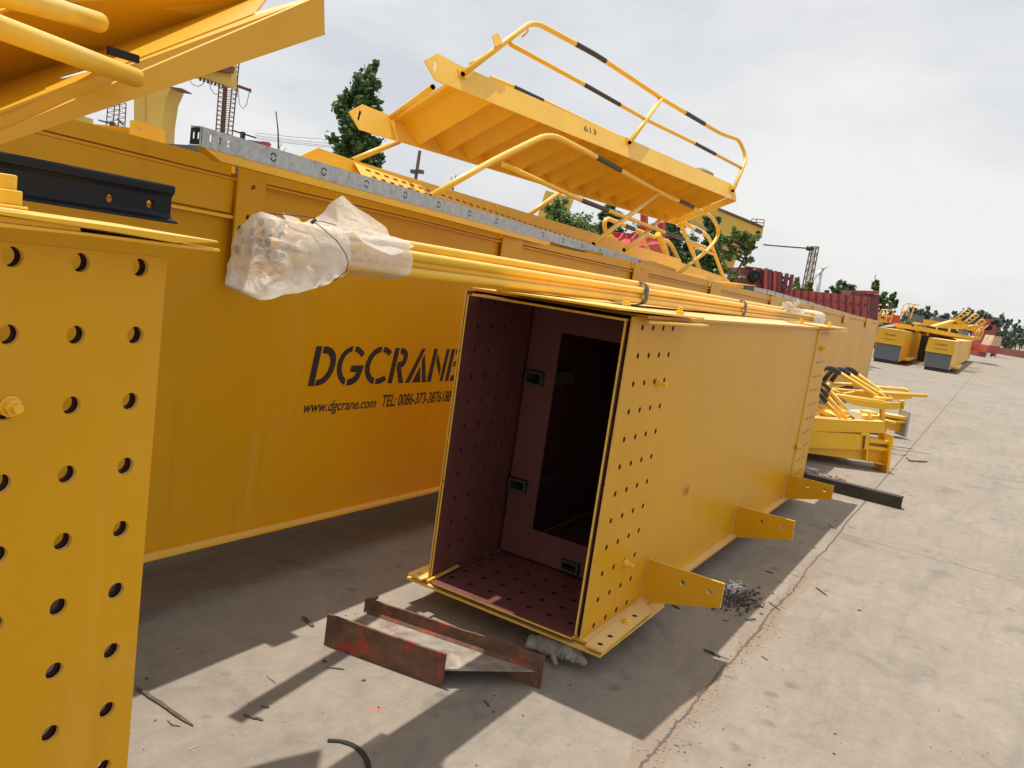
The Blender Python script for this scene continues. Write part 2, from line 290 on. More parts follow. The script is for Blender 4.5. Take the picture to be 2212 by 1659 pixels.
# ------------------------------------------------------------------ ground
g = MB(); g.add([(-60, -260, 0), (260, -260, 0), (260, 150, 0), (-60, 150, 0)], [(0, 1, 2, 3)]); struct('ground', g, CONC)
g2 = MB(); g2.add([(-1500, -1500, -0.02), (1500, -1500, -0.02), (1500, 1500, -0.02), (-1500, 1500, -0.02)], [(0, 1, 2, 3)])
struct('field', g2, material('dry_field', (0.16, 0.15, 0.10), 0.95, var=0.3, vscale=0.02))
def hexbolt(mb, c_, n, r=0.022, h=0.02, ex=0.02, m=0):
    c_ = V(c_); n = V(n).normalized(); u = n.orthogonal().normalized(); v = n.cross(u)
    def ring(rr, z, k, ph=0): return [c_+n*z+(u*math.cos(2*math.pi*i/k+ph)+v*math.sin(2*math.pi*i/k+ph))*rr for i in range(k)]
    mb.hexa(ring(r*1.25, 0.0, 12), ring(r*1.25, 0.004, 12), m); mb.hexa(ring(r, 0.004, 6, .3), ring(r, 0.004+h, 6, .3), m)
    if ex: mb.hexa(ring(r*0.55, 0.004+h, 10), ring(r*0.55, 0.004+h+ex, 10), m)
X3, Y3, Z3 = (1, 0, 0), (0, 1, 0), (0, 0, 1)
HS = 0.116                                     # bolt pitch
# ---- box girder with the open end (stands along x) -------------------------------------------------
bx0, bx1, byR, byL, bz0, bz1 = 2.91, 7.10, 1.227, 2.016, 0.13, 1.487
B = thing('box_girder', 'yellow box girder with an open maroon end full of bolt holes, mid picture', 'girder', (2.91, 1.62, 0))
hx = [3.016+HS*i for i in range(4)]; hz = [1.447-HS*i for i in range(12)]; hxe = [6.70+0.09*i for i in range(4)]
h = [circ(x-bx0, z, 0.0125) for x in hx for z in hz]
h2 = [circ(x-bx0, z, 0.0125, 10) for x in hxe for z in hz]
mb = MB(); mb.plate(rect(0, bz0+.012, 3.67, bz1), h, (bx0, byR, 0), X3, Z3, -0.010, (1, 0, 2)) if False else None
mb.plate(rect(0, bz0+.012, bx1-bx0, bz1), h, (bx0, byR, 0), X3, Z3, -0.009, (0, 1, 2, 1)); o = mesh('side_web', mb, [YEL, PRIM, EDGE], B)
mb = MB(); mb.plate(rect(6.585-bx0, bz0+.02, bx1-bx0+.01, bz1-.003), h2, (bx0, byR-0.0005, 0), X3, Z3, 0.009, (0, 0, 2, 1)); mesh('joint_plate', mb, [YEL, PRIM, EDGE], B)
mb = MB(); mb.plate(rect(0, bz0+.03, 0.56, bz1-.02), [], (bx0-0.012, byR+.021, 0), X3, Z3, -0.009, (1, 1, 2)); mesh('joint_plate', mb, [YEL, PRIM, EDGE], B)
mb = MB(); mb.plate(rect(0, bz0+.012, bx1-bx0, bz1), [], (bx0, byL+.009, 0), X3, Z3, -0.009, (1, 0, 2)); mesh('side_web', mb, [YEL, PRIM, EDGE], B)
mb = MB(); mb.plate(rect(0, bz0+.03, 0.56, bz1-.02), h, (bx0-0.012, byL-.012, 0), X3, Z3, -0.009, (1, 1, 2, 1)); mesh('joint_plate', mb, [YEL, PRIM, EDGE], B)
# bottom flange: main plate, inner cover with holes, outer cover, outside strips
hb = [circ(2.98-2.86+0.115*i, 0.085+0.105*j+(0.0), 0.0125) for i in range(4) for j in range(7)]
for i in range(4):
    for j in range(7):
        mbd = MB(); mbd.hexa([V((2.98+.115*i+.016*math.cos(k*.7), byR+.09+.105*j+.016*math.sin(k*.7), bz0+.0152)) for k in range(9)], [V((2.98+.115*i+.016*math.cos(k*.7), byR+.09+.105*j+.016*math.sin(k*.7), bz0+.0165)) for k in range(9)]); mesh('hole_shade', mbd, DARK, B)  # dark disc under each floor hole paints the shade inside it
mb = MB(); mb.plate(rect(0, 0, bx1-2.91, .875), [], (2.91, 1.185, bz0), X3, Y3, .012, (0, 0, 0)); mesh('bottom_flange', mb, [YEL, PRIM], B)
mb = MB(); mb.box((2.93, byR+.004, bz0+.0125), (bx1-.02, byL-.004, bz0+.0150)); mesh('floor_lining', mb, PRIM, B)
mb = MB(); mb.plate(rect(0, 0.02, 0.56, 0.745), hb, (2.862, byR+.005, bz0+.020), X3, Y3, 0.008, (0, 0, 1, 2)); mesh('bottom_cover_plate', mb, [PRIM, EDGE, DARK], B)
mb = MB(); mb.plate([(0, 0.0), (0.72, 0.0), (0.8, 0.06), (0.8, 0.96), (0.0, 1.013)], [circ(0.12+.115*i, 0.05, .0125) for i in range(4)], (2.887, 1.125, bz0-.020), X3, Y3, 0.011, (0, 0, 1)); mesh('bottom_cover_plate', mb, [YEL, EDGE], B)
def pz(zx, zy, z): return P(*sv(950+zx*.3316, 1150+zy*.3316), 'z', z)
q = [pz(1550, 1390, .152), pz(1680, 1445, .152), pz(2050, 1135, .152), pz(2000, 1075, .152), pz(1960, 1062, .152)]
mb = MB(); mb.plate([(p.x, p.y) for p in q], [circ(*pz(1660, 1387, .152).xy, .0125), circ(*pz(1735, 1328, .152).xy, .0125), circ(*pz(1920, 1174, .152).xy, .0125)], (0, 0, .143), X3, Y3, .009, (0, 0, 1)); mesh('flange_strip', mb, [YEL, EDGE], B)
for a in ((1660, 1387), (1735, 1328), (1920, 1174)):
    c_ = pz(*a, .1526); mb = MB(); mb.hexa([(c_.x+.0115*math.cos(k*.6), c_.y+.0115*math.sin(k*.6), .1522) for k in range(10)], [(c_.x+.0115*math.cos(k*.6), c_.y+.0115*math.sin(k*.6), .1526) for k in range(10)]); mesh('hole_shade', mb, DARK, B)  # dark disc set in each strip hole as painted shade
mb = MB(); hexbolt(mb, pz(1860, 1225, .152), Z3, .02, .012, .008); bevel(mesh('bolt', mb, YEL2, B))
q = [pz(210, 852, .152), pz(310, 900, .152), pz(362, 885, .152), pz(368, 788, .152)]
mb = MB(); mb.plate([(p.x, p.y) for p in q], [circ(*pz(300, 853, .152).xy, .0125)], (0, 0, .143), X3, Y3, .009, (0, 0, 1)); mesh('flange_strip', mb, [YEL2, EDGE], B)
mb = MB(); mb.bar((2.84, 1.985, .163), (3.10, 2.0, .166), .012, .01); mesh('weld_strip', mb, EDGE, B)
# top flange, inner cover, warped outer cover
mb = MB(); mb.box((2.97, 1.19, bz1), (bx1, 2.055, bz1+.012)); mesh('top_flange', mb, [YEL], B)
mb = MB(); mb.plate(rect(0, .02, .56, .745), [], (2.88, byR+.005, bz1-.02), X3, Y3, 0.009, (0, 0, 1)); mesh('top_cover_plate', mb, [PRIM, EDGE], B)
pts = [(2.64, 1.18), (2.64, 1.70), (3.5, 1.95), (3.55, 1.30), (3.47, 1.13)]
lo = [(x, y, 1.499+.012*max(0, (3.47-x))+.012*max(0, 1.5-y)) for x, y in pts]
mb = MB(); mb.hexa(lo, [(x, y, z+.008) for x, y, z in lo]); mesh('top_cover_plate', mb, [YEL2], B)
mb = MB(); mb.hexa([(2.91, 1.16, 1.472), (3.33, 1.10, 1.474), (3.52, 1.12, 1.474), (3.5, 1.21, 1.474), (2.95, 1.21, 1.474)], [(2.91, 1.16, 1.480), (3.33, 1.10, 1.482), (3.52, 1.12, 1.482), (3.5, 1.21, 1.482), (2.95, 1.21, 1.482)]); mesh('flange_strip', mb, [YEL2], B)
mb = MB(); mb.hexa([(6.45, 1.16, 1.502), (7.5, 1.16, 1.502), (7.5, 1.45, 1.502), (6.45, 1.45, 1.502)], [(6.45, 1.16, 1.511), (7.5, 1.16, 1.511), (7.5, 1.45, 1.511), (6.45, 1.45, 1.511)]); mesh('top_cover_plate', mb, YEL2, B)
mb = MB(); mb.hexa([(6.6, 1.15, 1.478), (7.52, 1.15, 1.478), (7.52, 1.21, 1.478), (6.6, 1.21, 1.478)], [(6.6, 1.15, 1.486), (7.52, 1.15, 1.486), (7.52, 1.21, 1.486), (6.6, 1.21, 1.486)]); mesh('flange_strip', mb, YEL2, B)
for px, py in ((1352, 659), (1468, 681)):
    mb = MB(); c_ = P(px, py, 'z', 1.510); hexbolt(mb, c_, Z3, .019, .015, .018); bevel(mesh('bolt', mb, YEL2, B))
for px, py in ((1728, 706), (1790, 710)):
    mb = MB(); c_ = P(px, py, 'y', 1.20); hexbolt(mb, (c_.x, 1.2, 1.510), Z3, .02, .016, .02); bevel(mesh('bolt', mb, YEL2, B))
for px, py in ((1420, 827), (1349, 1217)):
    mb = MB(); c_ = P(px, py, 'y', byR); hexbolt(mb, c_, (0, -1, 0), .018, .014, .025); bevel(mesh('bolt', mb, YEL2, B))
for px, py in ((1774, 752), (1722, 965)):
    mb = MB(); c_ = P(px, py, 'y', byR-.01); hexbolt(mb, c_, (0, -1, 0), .022, .016, .02); bevel(mesh('bolt', mb, YEL2, B))
# diaphragm with a manhole and stiffener notches
def zy(p): return (p.y, p.z)
dx = 3.49
sq = [(1.892, 1.045, 1.999, 1.12), (1.898, .488, 2.005, .557), (1.539, .166, 1.643, .226), (1.36, 1.36, 1.47, 1.43)]
mb = MB(); mb.plate(rect(byR+.012, bz0+.03, byL-.01, bz1-.01), [rect(1.36, .318, 1.836, 1.332)]+[rect(*s_) for s_ in sq], (dx, 0, 0), Y3, Z3, .01, (0, 0, 0)); mesh('diaphragm', mb, PRIM, B)
for a in sq:
    mb = MB(); t_ = .010
    outer = rect(a[0]+.004, a[1]+.004, a[2]-.004, a[3]-.004); inner = rect(a[0]+.004+t_, a[1]+.004+t_, a[2]-.004-t_, a[3]-.004-t_)
    mb.plate(outer, [inner], (dx-.022, 0, 0), Y3, Z3, .35, (0, 0, 0)); mesh('stiffener', mb, material('stiffener_grey', (.05, .045, .045), .6) if a is sq[0] else bpy.data.materials['stiffener_grey'], B)
for xx in (4.8, 6.1):
    mb = MB(); mb.plate(rect(byR+.012, bz0+.03, byL-.01, bz1-.01), [rect(1.36, .318, 1.836, 1.332)], (xx, 0, 0), Y3, Z3, .01); mesh('diaphragm', mb, PRIM, B)
# the three lower brackets
def zs(zx, zy_): return sv(1500+.3617*zx, 1100+.3617*zy_)
for xr, out_, ho in ((3.545, [(330, 820), (275, 1115), (830, 1163), (858, 995)], [(570, 988), (757, 1050)]), (5.035, [(930, 450), (890, 665), (1325, 692), (1347, 562)], [(1117, 565), (1263, 605)]), (6.452, [(1275, 230), (1245, 400), (1600, 412), (1617, 318)], [(1433, 320), (1552, 350)])):
    op = [zy(P(*zs(*a), 'x', xr)) for a in out_]; op[0] = (byR-.0095, op[0][1]); op[1] = (byR-.0095, op[1][1])
    mb = MB(); mb.plate(op, [circ(*zy(P(*zs(*a), 'x', xr)), .0125) for a in ho], (xr, 0, 0), Y3, Z3, .012, (0, 0, 1)); mesh('bracket', mb, [YEL, EDGE], B)
# chalked mark on the web
def stroke(mb, pts, y, wd, ax='y'):
    for a, b in zip(pts[:-1], pts[1:]): mb.bar(a, b, .002, wd, up=Z3)
mb = MB()
for a, b in (((586, 385), (598, 335)), ((600, 385), (612, 312)), ((605, 345), (596, 375)), ((606, 340), (614, 350))):
    pa = P(*zs(*a), 'y', byR-.0105); pb = P(*zs(*b), 'y', byR-.0105); mb.bar(pa, pb, .006, .001, up=Y3)
mesh('stencilled_mark', mb, material('mark_brown', (.30, .12, .02), .7), B)

# ---- left girder with the near bolt field --------------------------------------------------------
ly, lx = 1.30, 0.915
LG = thing('box_girder', 'yellow box girder end plate with large bolt holes, nearest the camera on the left edge', 'girder', (.6, 1.3, 0))
hh = [circ(x, 1.513-.1205*j, .0160, 24) for x in (.651-.1085*2, .651-.1085, .651, .757, .864) for j in range(11)]
mb = MB(); mb.plate(rect(-1.6, .15, lx, 1.535), hh, (0, ly, 0), X3, Z3, -.010, (0, 0, 1)); mesh('side_web', mb, [YEL, EDGE], LG)
mb = MB(); mb.plate(rect(.20, .19, lx-.006, 1.532), hh, (0, ly+.018, 0), X3, Z3, -.010, (1, 1, 1)); mesh('joint_plate', mb, [YEL, material('shaded_primer', (.045, .014, .012), .7)], LG)  # inner plate coloured near black to paint the shadow behind the holes
mb = MB(); mb.box((-1.6, ly+.79, .15), (.55, ly+.80, 1.53)); mb.box((-1.6, 1.26, .138), (lx, 2.14, .15)); mesh('side_web', mb, PRIM, LG)
mb = MB(); hexbolt(mb, P(22, 878, 'y', ly), (0, -1, 0), .014, .012, .012); bevel(mesh('bolt', mb, YEL2, LG), .0015)
def za(x, y): return (x*.25, 328.3+y*.25)
def fz(pts, y, th, mat, name, y1, lift=0):
    a = [P(*za(*p), 'y', y) for p in pts]
    mb = MB(); mb.hexa([(p.x, y, p.z) for p in a], [(p.x, y1, p.z+lift) for p in a]); return bevel(mesh(name, mb, mat, LG), .0015)
# stack of flange plates seen on edge
fz([(-900, 548), (0, 610), (700, 692), (1500, 790), (1900, 838), (1905, 866), (1500, 822), (700, 720), (0, 650), (-900, 588)], 1.245, 0, YEL2, 'top_flange', 2.05)
fz([(-900, 495), (0, 550), (690, 640), (705, 690), (0, 608), (-900, 545)], 1.25, 0, YEL2, 'packing_plate', 1.9)
fz([(-900, 450), (0, 503), (980, 637), (1480, 712), (1880, 768), (1900, 785), (1520, 788), (980, 690), (0, 545), (-900, 490)], 1.235, 0, YEL2, 'top_cover_plate', 1.62, .004)
mb = MB(); c_ = P(*za(70, 500), 'y', 1.29)
hexbolt(mb, (c_.x-.004, 1.29, c_.z+.004), Z3, .024, .022, .022); bevel(mesh('bolt', mb, YEL2, LG), .002)

# ---- black crane rail lying on the left girder -----------------------------------------------------
ry = 1.60
rt = P(370, 405, 'y', ry).z; e = 1.122
prof = [(-.034, 0), (.034, 0), (.034, .004), (.012, .010), (.0065, .018), (.0065, .050), (.011, .056), (.016, .058), (.0165, .071), (.013, .075), (-.013, .075), (-.0165, .071), (-.016, .058), (-.011, .056), (-.0065, .050), (-.0065, .018), (-.012, .010), (-.034, .004)]
RL = thing('crane_rail', 'black steel crane rail with two bolt holes lying on the left girder', 'rail', (e, ry, rt-.075))
za0, zb0 = P(373, 483, 'y', ry-.03).z, P(0, 412, 'y', ry-.03).z
sc = (rt-za0+.004)/.075; sl_ = -0.004
def rp_(x): return [(x, ry+a*1.0, za0+b*sc+(e-x)*.012) for a, b in prof]
mb = MB(); n_ = len(prof)
L0, L1 = rp_(-1.2), rp_(e); mb.hexa(L0, L1); 
o = mesh('rail', mb, BLK, RL); 
# holes: cut with cylinders
cm = MB()
for px, py in ((239, 429), (325, 441)):
    c_ = P(px, py, 'y', ry-.006); cm.hexa([(c_.x+.0088*math.cos(t*.3927), ry-.05, c_.z+.0088*math.sin(t*.3927)) for t in range(16)], [(c_.x+.0088*math.cos(t*.3927), ry+.05, c_.z+.0088*math.sin(t*.3927)) for t in range(16)])
def cut(o, cm):
    me = bpy.data.meshes.new('c'); me.from_pydata([tuple(V(p)-ORG[o]) for p in cm.v], [], cm.f); bm = bmesh.new(); bm.from_mesh(me); bmesh.ops.recalc_face_normals(bm, faces=bm.faces); bm.to_mesh(me); bm.free()
    c_ = bpy.data.objects.new('c', me); COL.objects.link(c_)
    if o.parent: c_.parent = o.parent
    else: c_.location = o.location
    m = o.modifiers.new('b', 'BOOLEAN'); m.operation = 'DIFFERENCE'; m.object = c_; m.solver = 'EXACT'
    dg = bpy.context.evaluated_depsgraph_get(); dg.update(); nm = bpy.data.meshes.new_from_object(o.evaluated_get(dg)); o.modifiers.remove(m); old = o.data; o.data = nm
    bpy.data.objects.remove(c_); bpy.data.meshes.remove(me)
cut(o, cm); bevel(o, .003, 3)

# ---- long girder behind (A) with the stencilled name ---------------------------------------------
ay = 2.70
A = thing('box_girder', 'long yellow girder with stencilled black name and phone number, behind the open-ended girder', 'girder', (2.2, 2.7, 0))
KT = [(-3, 1.87), (1.38, 1.814), (2.164, 1.794), (3.304, 1.776), (3.935, 1.758), (6.36, 1.722), (8.4, 1.69), (11.4, 1.655), (22, 1.545)]
def zt(x):
    for (a, b), (c_, d) in zip(KT[:-1], KT[1:]):
        if x <= c_: return b+(d-b)*(x-a)/(c_-a)
    return KT[-1][1]
KB = [(-3, .33), (1.91, .279), (3.842, .244), (6.36, .21), (11.4, .19), (22, .15)]
def zbm(x):
    for (a, b), (c_, d) in zip(KB[:-1], KB[1:]):
        if x <= c_: return b+(d-b)*(x-a)/(c_-a)
    return KB[-1][1]
xs = [-3, 0, 1.38, 2.164, 3.304, 3.935, 5, 6.36, 8.4, 11.4, 15, 18.5, 22]
AE = 21.9
def strip(x0, x1, f0, f1, y0, y1):      # long plate following the camber
    ks = [x0]+[x for x in xs if x0 < x < x1]+[x1]; mb = MB()
    for a, b in zip(ks[:-1], ks[1:]):
        vs = [(x, y, f(x)) for x in (a, b) for y in (y0, y1) for f in (f0, f1)]
        last = b == ks[-1]; first = a == ks[0]
        fs = [(0, 4, 5, 1), (2, 3, 7, 6), (0, 2, 6, 4), (1, 5, 7, 3)]+([(0, 1, 3, 2)] if first else [])+([(4, 6, 7, 5)] if last else [])
        mb.add(vs, fs)
    return mb
mesh('side_web', strip(-3, AE, lambda x: zbm(x)+.012, zt, ay, ay+.01), YEL, A)
mesh('side_web', strip(-3, AE, lambda x: zbm(x)+.012, zt, ay+.85, ay+.86), YEL, A)
mesh('bottom_flange', strip(-3, AE, zbm, lambda x: zbm(x)+.012, ay-.045, ay+.90), YEL2, A)
mesh('top_flange', strip(-3, AE, zt, lambda x: zt(x)+.010, ay-.018, ay+.88), YEL, A)
mesh('end_plate', strip(AE, AE+.01, zbm, zt, ay, ay+.86), YEL, A)
for j in range(12):
    mb = MB(); hexbolt(mb, (AE-.25, ay, .28+.11*j), (0, -1, 0), .02, .012, 0); mesh('bolt', mb, WHITE, A)
# stiffening band to the left of the first post
mesh('band_plate', strip(-3, 2.15, lambda x: zt(x)-.128, lambda x: zt(x)-.002, ay-.022, ay-.008), YEL, A)
mesh('band_plate', strip(-3, 2.20, lambda x: zt(x)-.150, lambda x: zt(x)-.138, ay-.035, ay-.001), YEL2, A)
mb = MB(); q = [P(480, 462, 'y', ay-.02), P(493, 462, 'y', ay-.02), P(480, 640, 'y', ay-.02), P(470, 640, 'y', ay-.02)]
# rim plate above the flange: broken by the posts
pw = [(2.152, 2.29), (4.145, 4.38), (6.185, 6.50), (8.25, 8.6), (10.8, 11.3), (13.6, 14.1), (16.6, 17.2), (19.6, 20.3)]
ks = [(-3, 2.15)]+[(a[1]+.002, b[0]-.002) for a, b in zip(pw[:-1], pw[1:])]+[(pw[-1][1], AE)]
for i, (a, b) in enumerate(ks):
    mesh('rim_plate', strip(a, b, lambda x: zt(x)+.018, lambda x: zt(x)+(.073 if x < 2.2 else .055)+.03*(x > 5), ay-.004, ay+.006), YEL, A)
mesh('rim_backing', strip(-3, AE, lambda x: zt(x)+.010, lambda x: zt(x)+.03, ay+.02, ay+.03), PRIM, A)
for i, (a, b) in enumerate(pw):
    zz = zt((a+b)/2); bot = -.40 if i == 0 else -.12; wd = b-a
    hs = [circ(a+wd*.55, zz-.015, .0125), circ(a+wd*.45, zz-.135, .0125)] if i == 0 else ([circ((a+b)/2, zz+.035, .0125)]+([circ((a+b)/2, zz-.09, .0125)] if i < 2 else []))
    mb = MB(); mb.plate([(a, zz+bot), (b, zz+bot), (b, zz+.088), (a, zz+.085)], hs, (0, ay-.05 if i == 0 else ay-.03, 0), X3, Z3, -.010, (0, 0, 0)); mb.plate([(ay-.0395 if i == 0 else ay-.0195, zz+bot+.001), (ay-.004, zz+bot+.001), (ay-.004, zz+.084), (ay-.0395 if i == 0 else ay-.0195, zz+.084)], [], (b-.0085, 0, 0), Y3, Z3, .008); mesh('post', mb, YEL, A)
# raised rear rim with a bent bracket, left end
yr = 2.95
q = [P(-20, 246, 'y', yr), P(145, 262, 'y', yr), P(284, 276, 'y', yr), P(356, 322, 'y', yr), P(508, 354, 'y', yr), P(508, 420, 'y', yr), P(-20, 330, 'y', yr)]
mb = MB(); mb.plate([(p.x, p.z) for p in q], [], (0, yr, 0), X3, Z3, -.01); mesh('rear_rim_plate', mb, YEL, A)
q = [P(*a, 'y', yr-.06) for a in ((283, 259), (318, 266), (320, 343), (281, 335))]; f1 = [(p.x, p.z) for p in q]
c1 = P(299, 279, 'y', yr-.06); c2 = P(298, 321, 'y', yr-.06)
mb = MB(); mb.plate(f1, [[(c1.x-.012, c1.z-.007), (c1.x+.012, c1.z-.007), (c1.x+.012, c1.z+.007), (c1.x-.012, c1.z+.007)], circ(c2.x, c2.z, .01)], (0, yr-.06, 0), X3, Z3, -.008)
q2 = [P(*a, 'y', yr-.02) for a in ((320, 268), (357, 282), (355, 350), (318, 345))]; mb.plate([(p.x, p.z) for p in q2], [], (0, yr-.02, 0), X3, Z3, -.008); mesh('bent_bracket', mb, YEL2, A)
# stencilled name
def zl(x, y, yy=ay-.0015): return P(*sv(740+x*.18987, 850+y*.18987), 'y', yy)
GL = {
'D': [[(270,82),(350,82),(235,608),(155,608)], [(372,82),(430,88),(485,115),(520,165),(532,240),(520,330),(490,420),(440,500),(385,560),(320,595),(245,608),(268,528),(320,515),(370,475),(415,415),(445,340),(455,270),(448,225),(425,190),(395,178),(352,175)]],
'G': [[(762,82),(720,90),(660,125),(600,190),(560,270),(540,350),(540,430),(560,510),(590,560),(635,595),(655,515),(625,480),(605,420),(605,350),(625,270),(660,205),(705,165),(742,155)], [(795,82),(840,95),(880,130),(910,180),(860,228),(835,190),(810,165),(775,155)], [(735,338),(898,332),(870,420),(835,500),(790,555),(735,590),(660,602),(680,520),(730,505),(770,475),(800,425),(708,418)]],
'C': [[(1142,88),(1090,95),(1030,130),(970,200),(925,290),(908,370),(910,440),(930,510),(965,560),(1018,583),(1032,500),(1000,480),(975,430),(972,360),(990,290),(1030,220),(1080,175),(1125,160)], [(1165,90),(1210,100),(1245,125),(1268,160),(1220,212),(1195,180),(1170,165),(1148,162)], [(1052,512),(1100,500),(1165,465),(1188,525),(1130,565),(1085,580),(1038,586)]],
'R': [[(1312,105),(1370,105),(1262,570),(1205,570)], [(1388,105),(1430,110),(1462,135),(1478,180),(1472,240),(1450,300),(1420,345),(1385,365),(1412,565),(1352,568),(1325,375),(1345,290),(1385,285),(1410,255),(1418,215),(1405,190),(1378,185)]],
'A': [[(1665,115),(1710,115),(1495,560),(1435,565)], [(1700,185),(1712,555),(1658,556),(1660,265)], [(1638,345),(1640,555),(1525,560)]],
'N': [[(1825,115),(1870,115),(1775,550),(1720,553)], [(1872,175),(1910,370),(1885,480),(1848,270)], [(1990,115),(2030,118),(1930,540),(1890,540)]],
'E': [[(2055,118),(2100,118),(2005,538),(1962,538)], [(2118,118),(2160,118),(2148,190),(2105,190)], [(2085,280),(2138,280),(2128,345),(2068,345)], [(2050,465),(2115,465),(2108,540),(2020,540)]]}
for k_, polys in GL.items():
    mb = MB()
    for pl in polys:
        q = [zl(*a) for a in pl]; mb.plate([(p.x, p.z) for p in q], [], (0, ay-.0006, 0), X3, Z3, .0006)
    mesh('stencilled_letter', mb, INK, A)
def text(name, body, a, b, hgt, mat, parent, shear=.25, n=(0, -1, 0), off=.0, bold=.0):
    """text from a to b (baseline), cap height hgt"""
    cu = bpy.data.curves.new('t', 'FONT'); cu.body = body; cu.size = 1; cu.shear = shear; cu.offset = bold; cu.resolution_u = 3
    to = bpy.data.objects.new('t', cu); COL.objects.link(to); dg = bpy.context.evaluated_depsgraph_get(); dg.update(); me = bpy.data.meshes.new_from_object(to.evaluated_get(dg)); bpy.data.objects.remove(to)
    xs_ = [v.co.x for v in me.vertices]; x0, x1 = min(xs_), max(xs_); a = V(a); b = V(b); u = (b-a)/(x1-x0); upv = V(n).normalized().cross(b-a).normalized()*(hgt/.69)
    if upv.z < 0: upv = -upv
    mb = MB(); mb.add([a+u*(v.co.x-x0)+upv*v.co.y+V(n)*off for v in me.vertices], [tuple(p.vertices) for p in me.polygons]); bpy.data.meshes.remove(me)
    return mesh(name, mb, mat, parent)
a_, b_ = zl(98, 958), zl(1050, 888); text('web_address', 'www.dgcrane.com', a_, b_, .052, INK, A, .3, bold=.012)
a_, b_ = zl(1130, 880), zl(2035, 803); text('phone_number', 'TEL: 0086-373-3876188', a_, b_, .063, INK, A, .2, bold=.015)
# trestle blocks under the girders
for i, (x, y0, y1, zz) in enumerate(((5.6, 2.6, 3.7, .2), (-1.2, 2.6, 3.7, .3))):
    mb = MB(); mb.box((x, y0, 0), (x+.12, y1, .012)); mb.box((x, y0, zz-.012), (x+.12, y1, zz)); mb.box((x+.054, y0, .012), (x+.066, y1, zz-.012))
    single('support_beam', mb, RUSTD, 'dark steel support beam under the long lettered girder, %s' % ('far one' if i == 0 else 'near one'), 'support beam', (x, y0, 0), 'beams under the lettered girder')
mb = MB(); x = 4.3; mb.box((x, 1.3, 0), (x+.1, 2.1, .010)); mb.box((x, 1.3, .119), (x+.1, 2.1, .129)); mb.box((x+.045, 1.3, .01), (x+.055, 2.1, .119))
single('support_beam', mb, RUSTD, 'short dark support beam under the open-ended yellow girder', 'support beam', (x, 1.3, 0))

# ---- galvanised channel -------------------------------------------------------------------------
c0, c1 = V((1.70, 2.34, 1.871)), V((7.25, 3.0, 1.838))
c0 = P(433, 294, 'y', 2.34); c1 = P(1402, 573, 'y', 3.0)
ga = (c1-c0).normalized(); gs = V((ga.y, -ga.x, 0)).normalized(); gu = gs.cross(ga).normalized(); gu = gu if gu.z > 0 else -gu; gl = (c1-c0).length; gh = .058
G = thing('galvanised_channel', 'long galvanised steel channel with ring knockouts lying across the top of the lettered girder', 'channel', c0)
hs = [slot(.045+.04*i, gh/2+.002, .010, .026) for i in range(3)]+[slot(gl*.62+.045*i+(.03 if i > 3 else 0), gh/2, .008, .022) for i in range(8)]+[slot(gl-.28+.045*i, gh/2, .008, .022) for i in range(5)]
mb = MB(); O_ = c0-gu*(gh/2); mb.plate(rect(0, 0, gl, gh), hs, O_, ga, gu, .003 if ga.cross(gu).dot(gs) < 0 else -.003)
mb.hexa([O_+gu*gh, O_+gu*gh+ga*gl, O_+gu*gh+ga*gl-gs*.05, O_+gu*gh-gs*.05], [O_+gu*(gh+.003), O_+gu*(gh+.003)+ga*gl, O_+gu*(gh+.003)+ga*gl-gs*.05, O_+gu*(gh+.003)-gs*.05])
mb.hexa([O_, O_+ga*gl, O_+ga*gl-gs*.05, O_-gs*.05], [O_-gu*.003, O_-gu*.003+ga*gl, O_-gu*.003+ga*gl-gs*.05, O_-gu*.003-gs*.05])
mesh('channel', mb, GALV, G)
mb = MB(); mb.plate(rect(0, 0, .05, gh-.004), [slot(.015, gh/2, .009, .024), slot(.036, gh/2, .009, .024)], O_+ga*.004+gu*.002, -gs, gu, .003); mesh('end_plate', mb, BLK, G)
for px, py in ((591, 338), (700, 369), (792, 395), (876, 418), (948, 438), (1015, 456), (1073, 473), (1174, 502), (1217, 515), (1258, 526), (1298, 537), (1330, 545), (1365, 555)):
    mb = MB(); c_ = PP(px, py, c0, gs); c_ = c0+ga*((c_-c0).dot(ga)); R0, R1 = .016, .0125
    for s0 in (.25, math.pi+.25):
        an = [s0+(math.pi-.5)*k/8 for k in range(9)]
        pts_ = [(R0*math.cos(t), R0*math.sin(t)) for t in an]+[(R1*math.cos(t), R1*math.sin(t)) for t in an[::-1]]
        mb.plate(pts_, [], c_+gs*.0008+gu*0, ga, gu, .0006)
    mesh('ring_knockout', mb, DARK, G)
# yellow flat beneath the channel
O2 = O_-gu*.0035-gs*.002
mb = MB(); mb.hexa([O2+ga*.10-gu*.030, O2+ga*(gl*.55)-gu*.03, O2+ga*(gl*.55), O2+ga*.02], [p_-gs*.045 for p_ in (O2+ga*.10-gu*.030, O2+ga*(gl*.55)-gu*.03, O2+ga*(gl*.55), O2+ga*.02)])
single('steel_flat', mb, YEL2, 'yellow steel flat bar lying right under the galvanised channel', 'steel bar', O2)

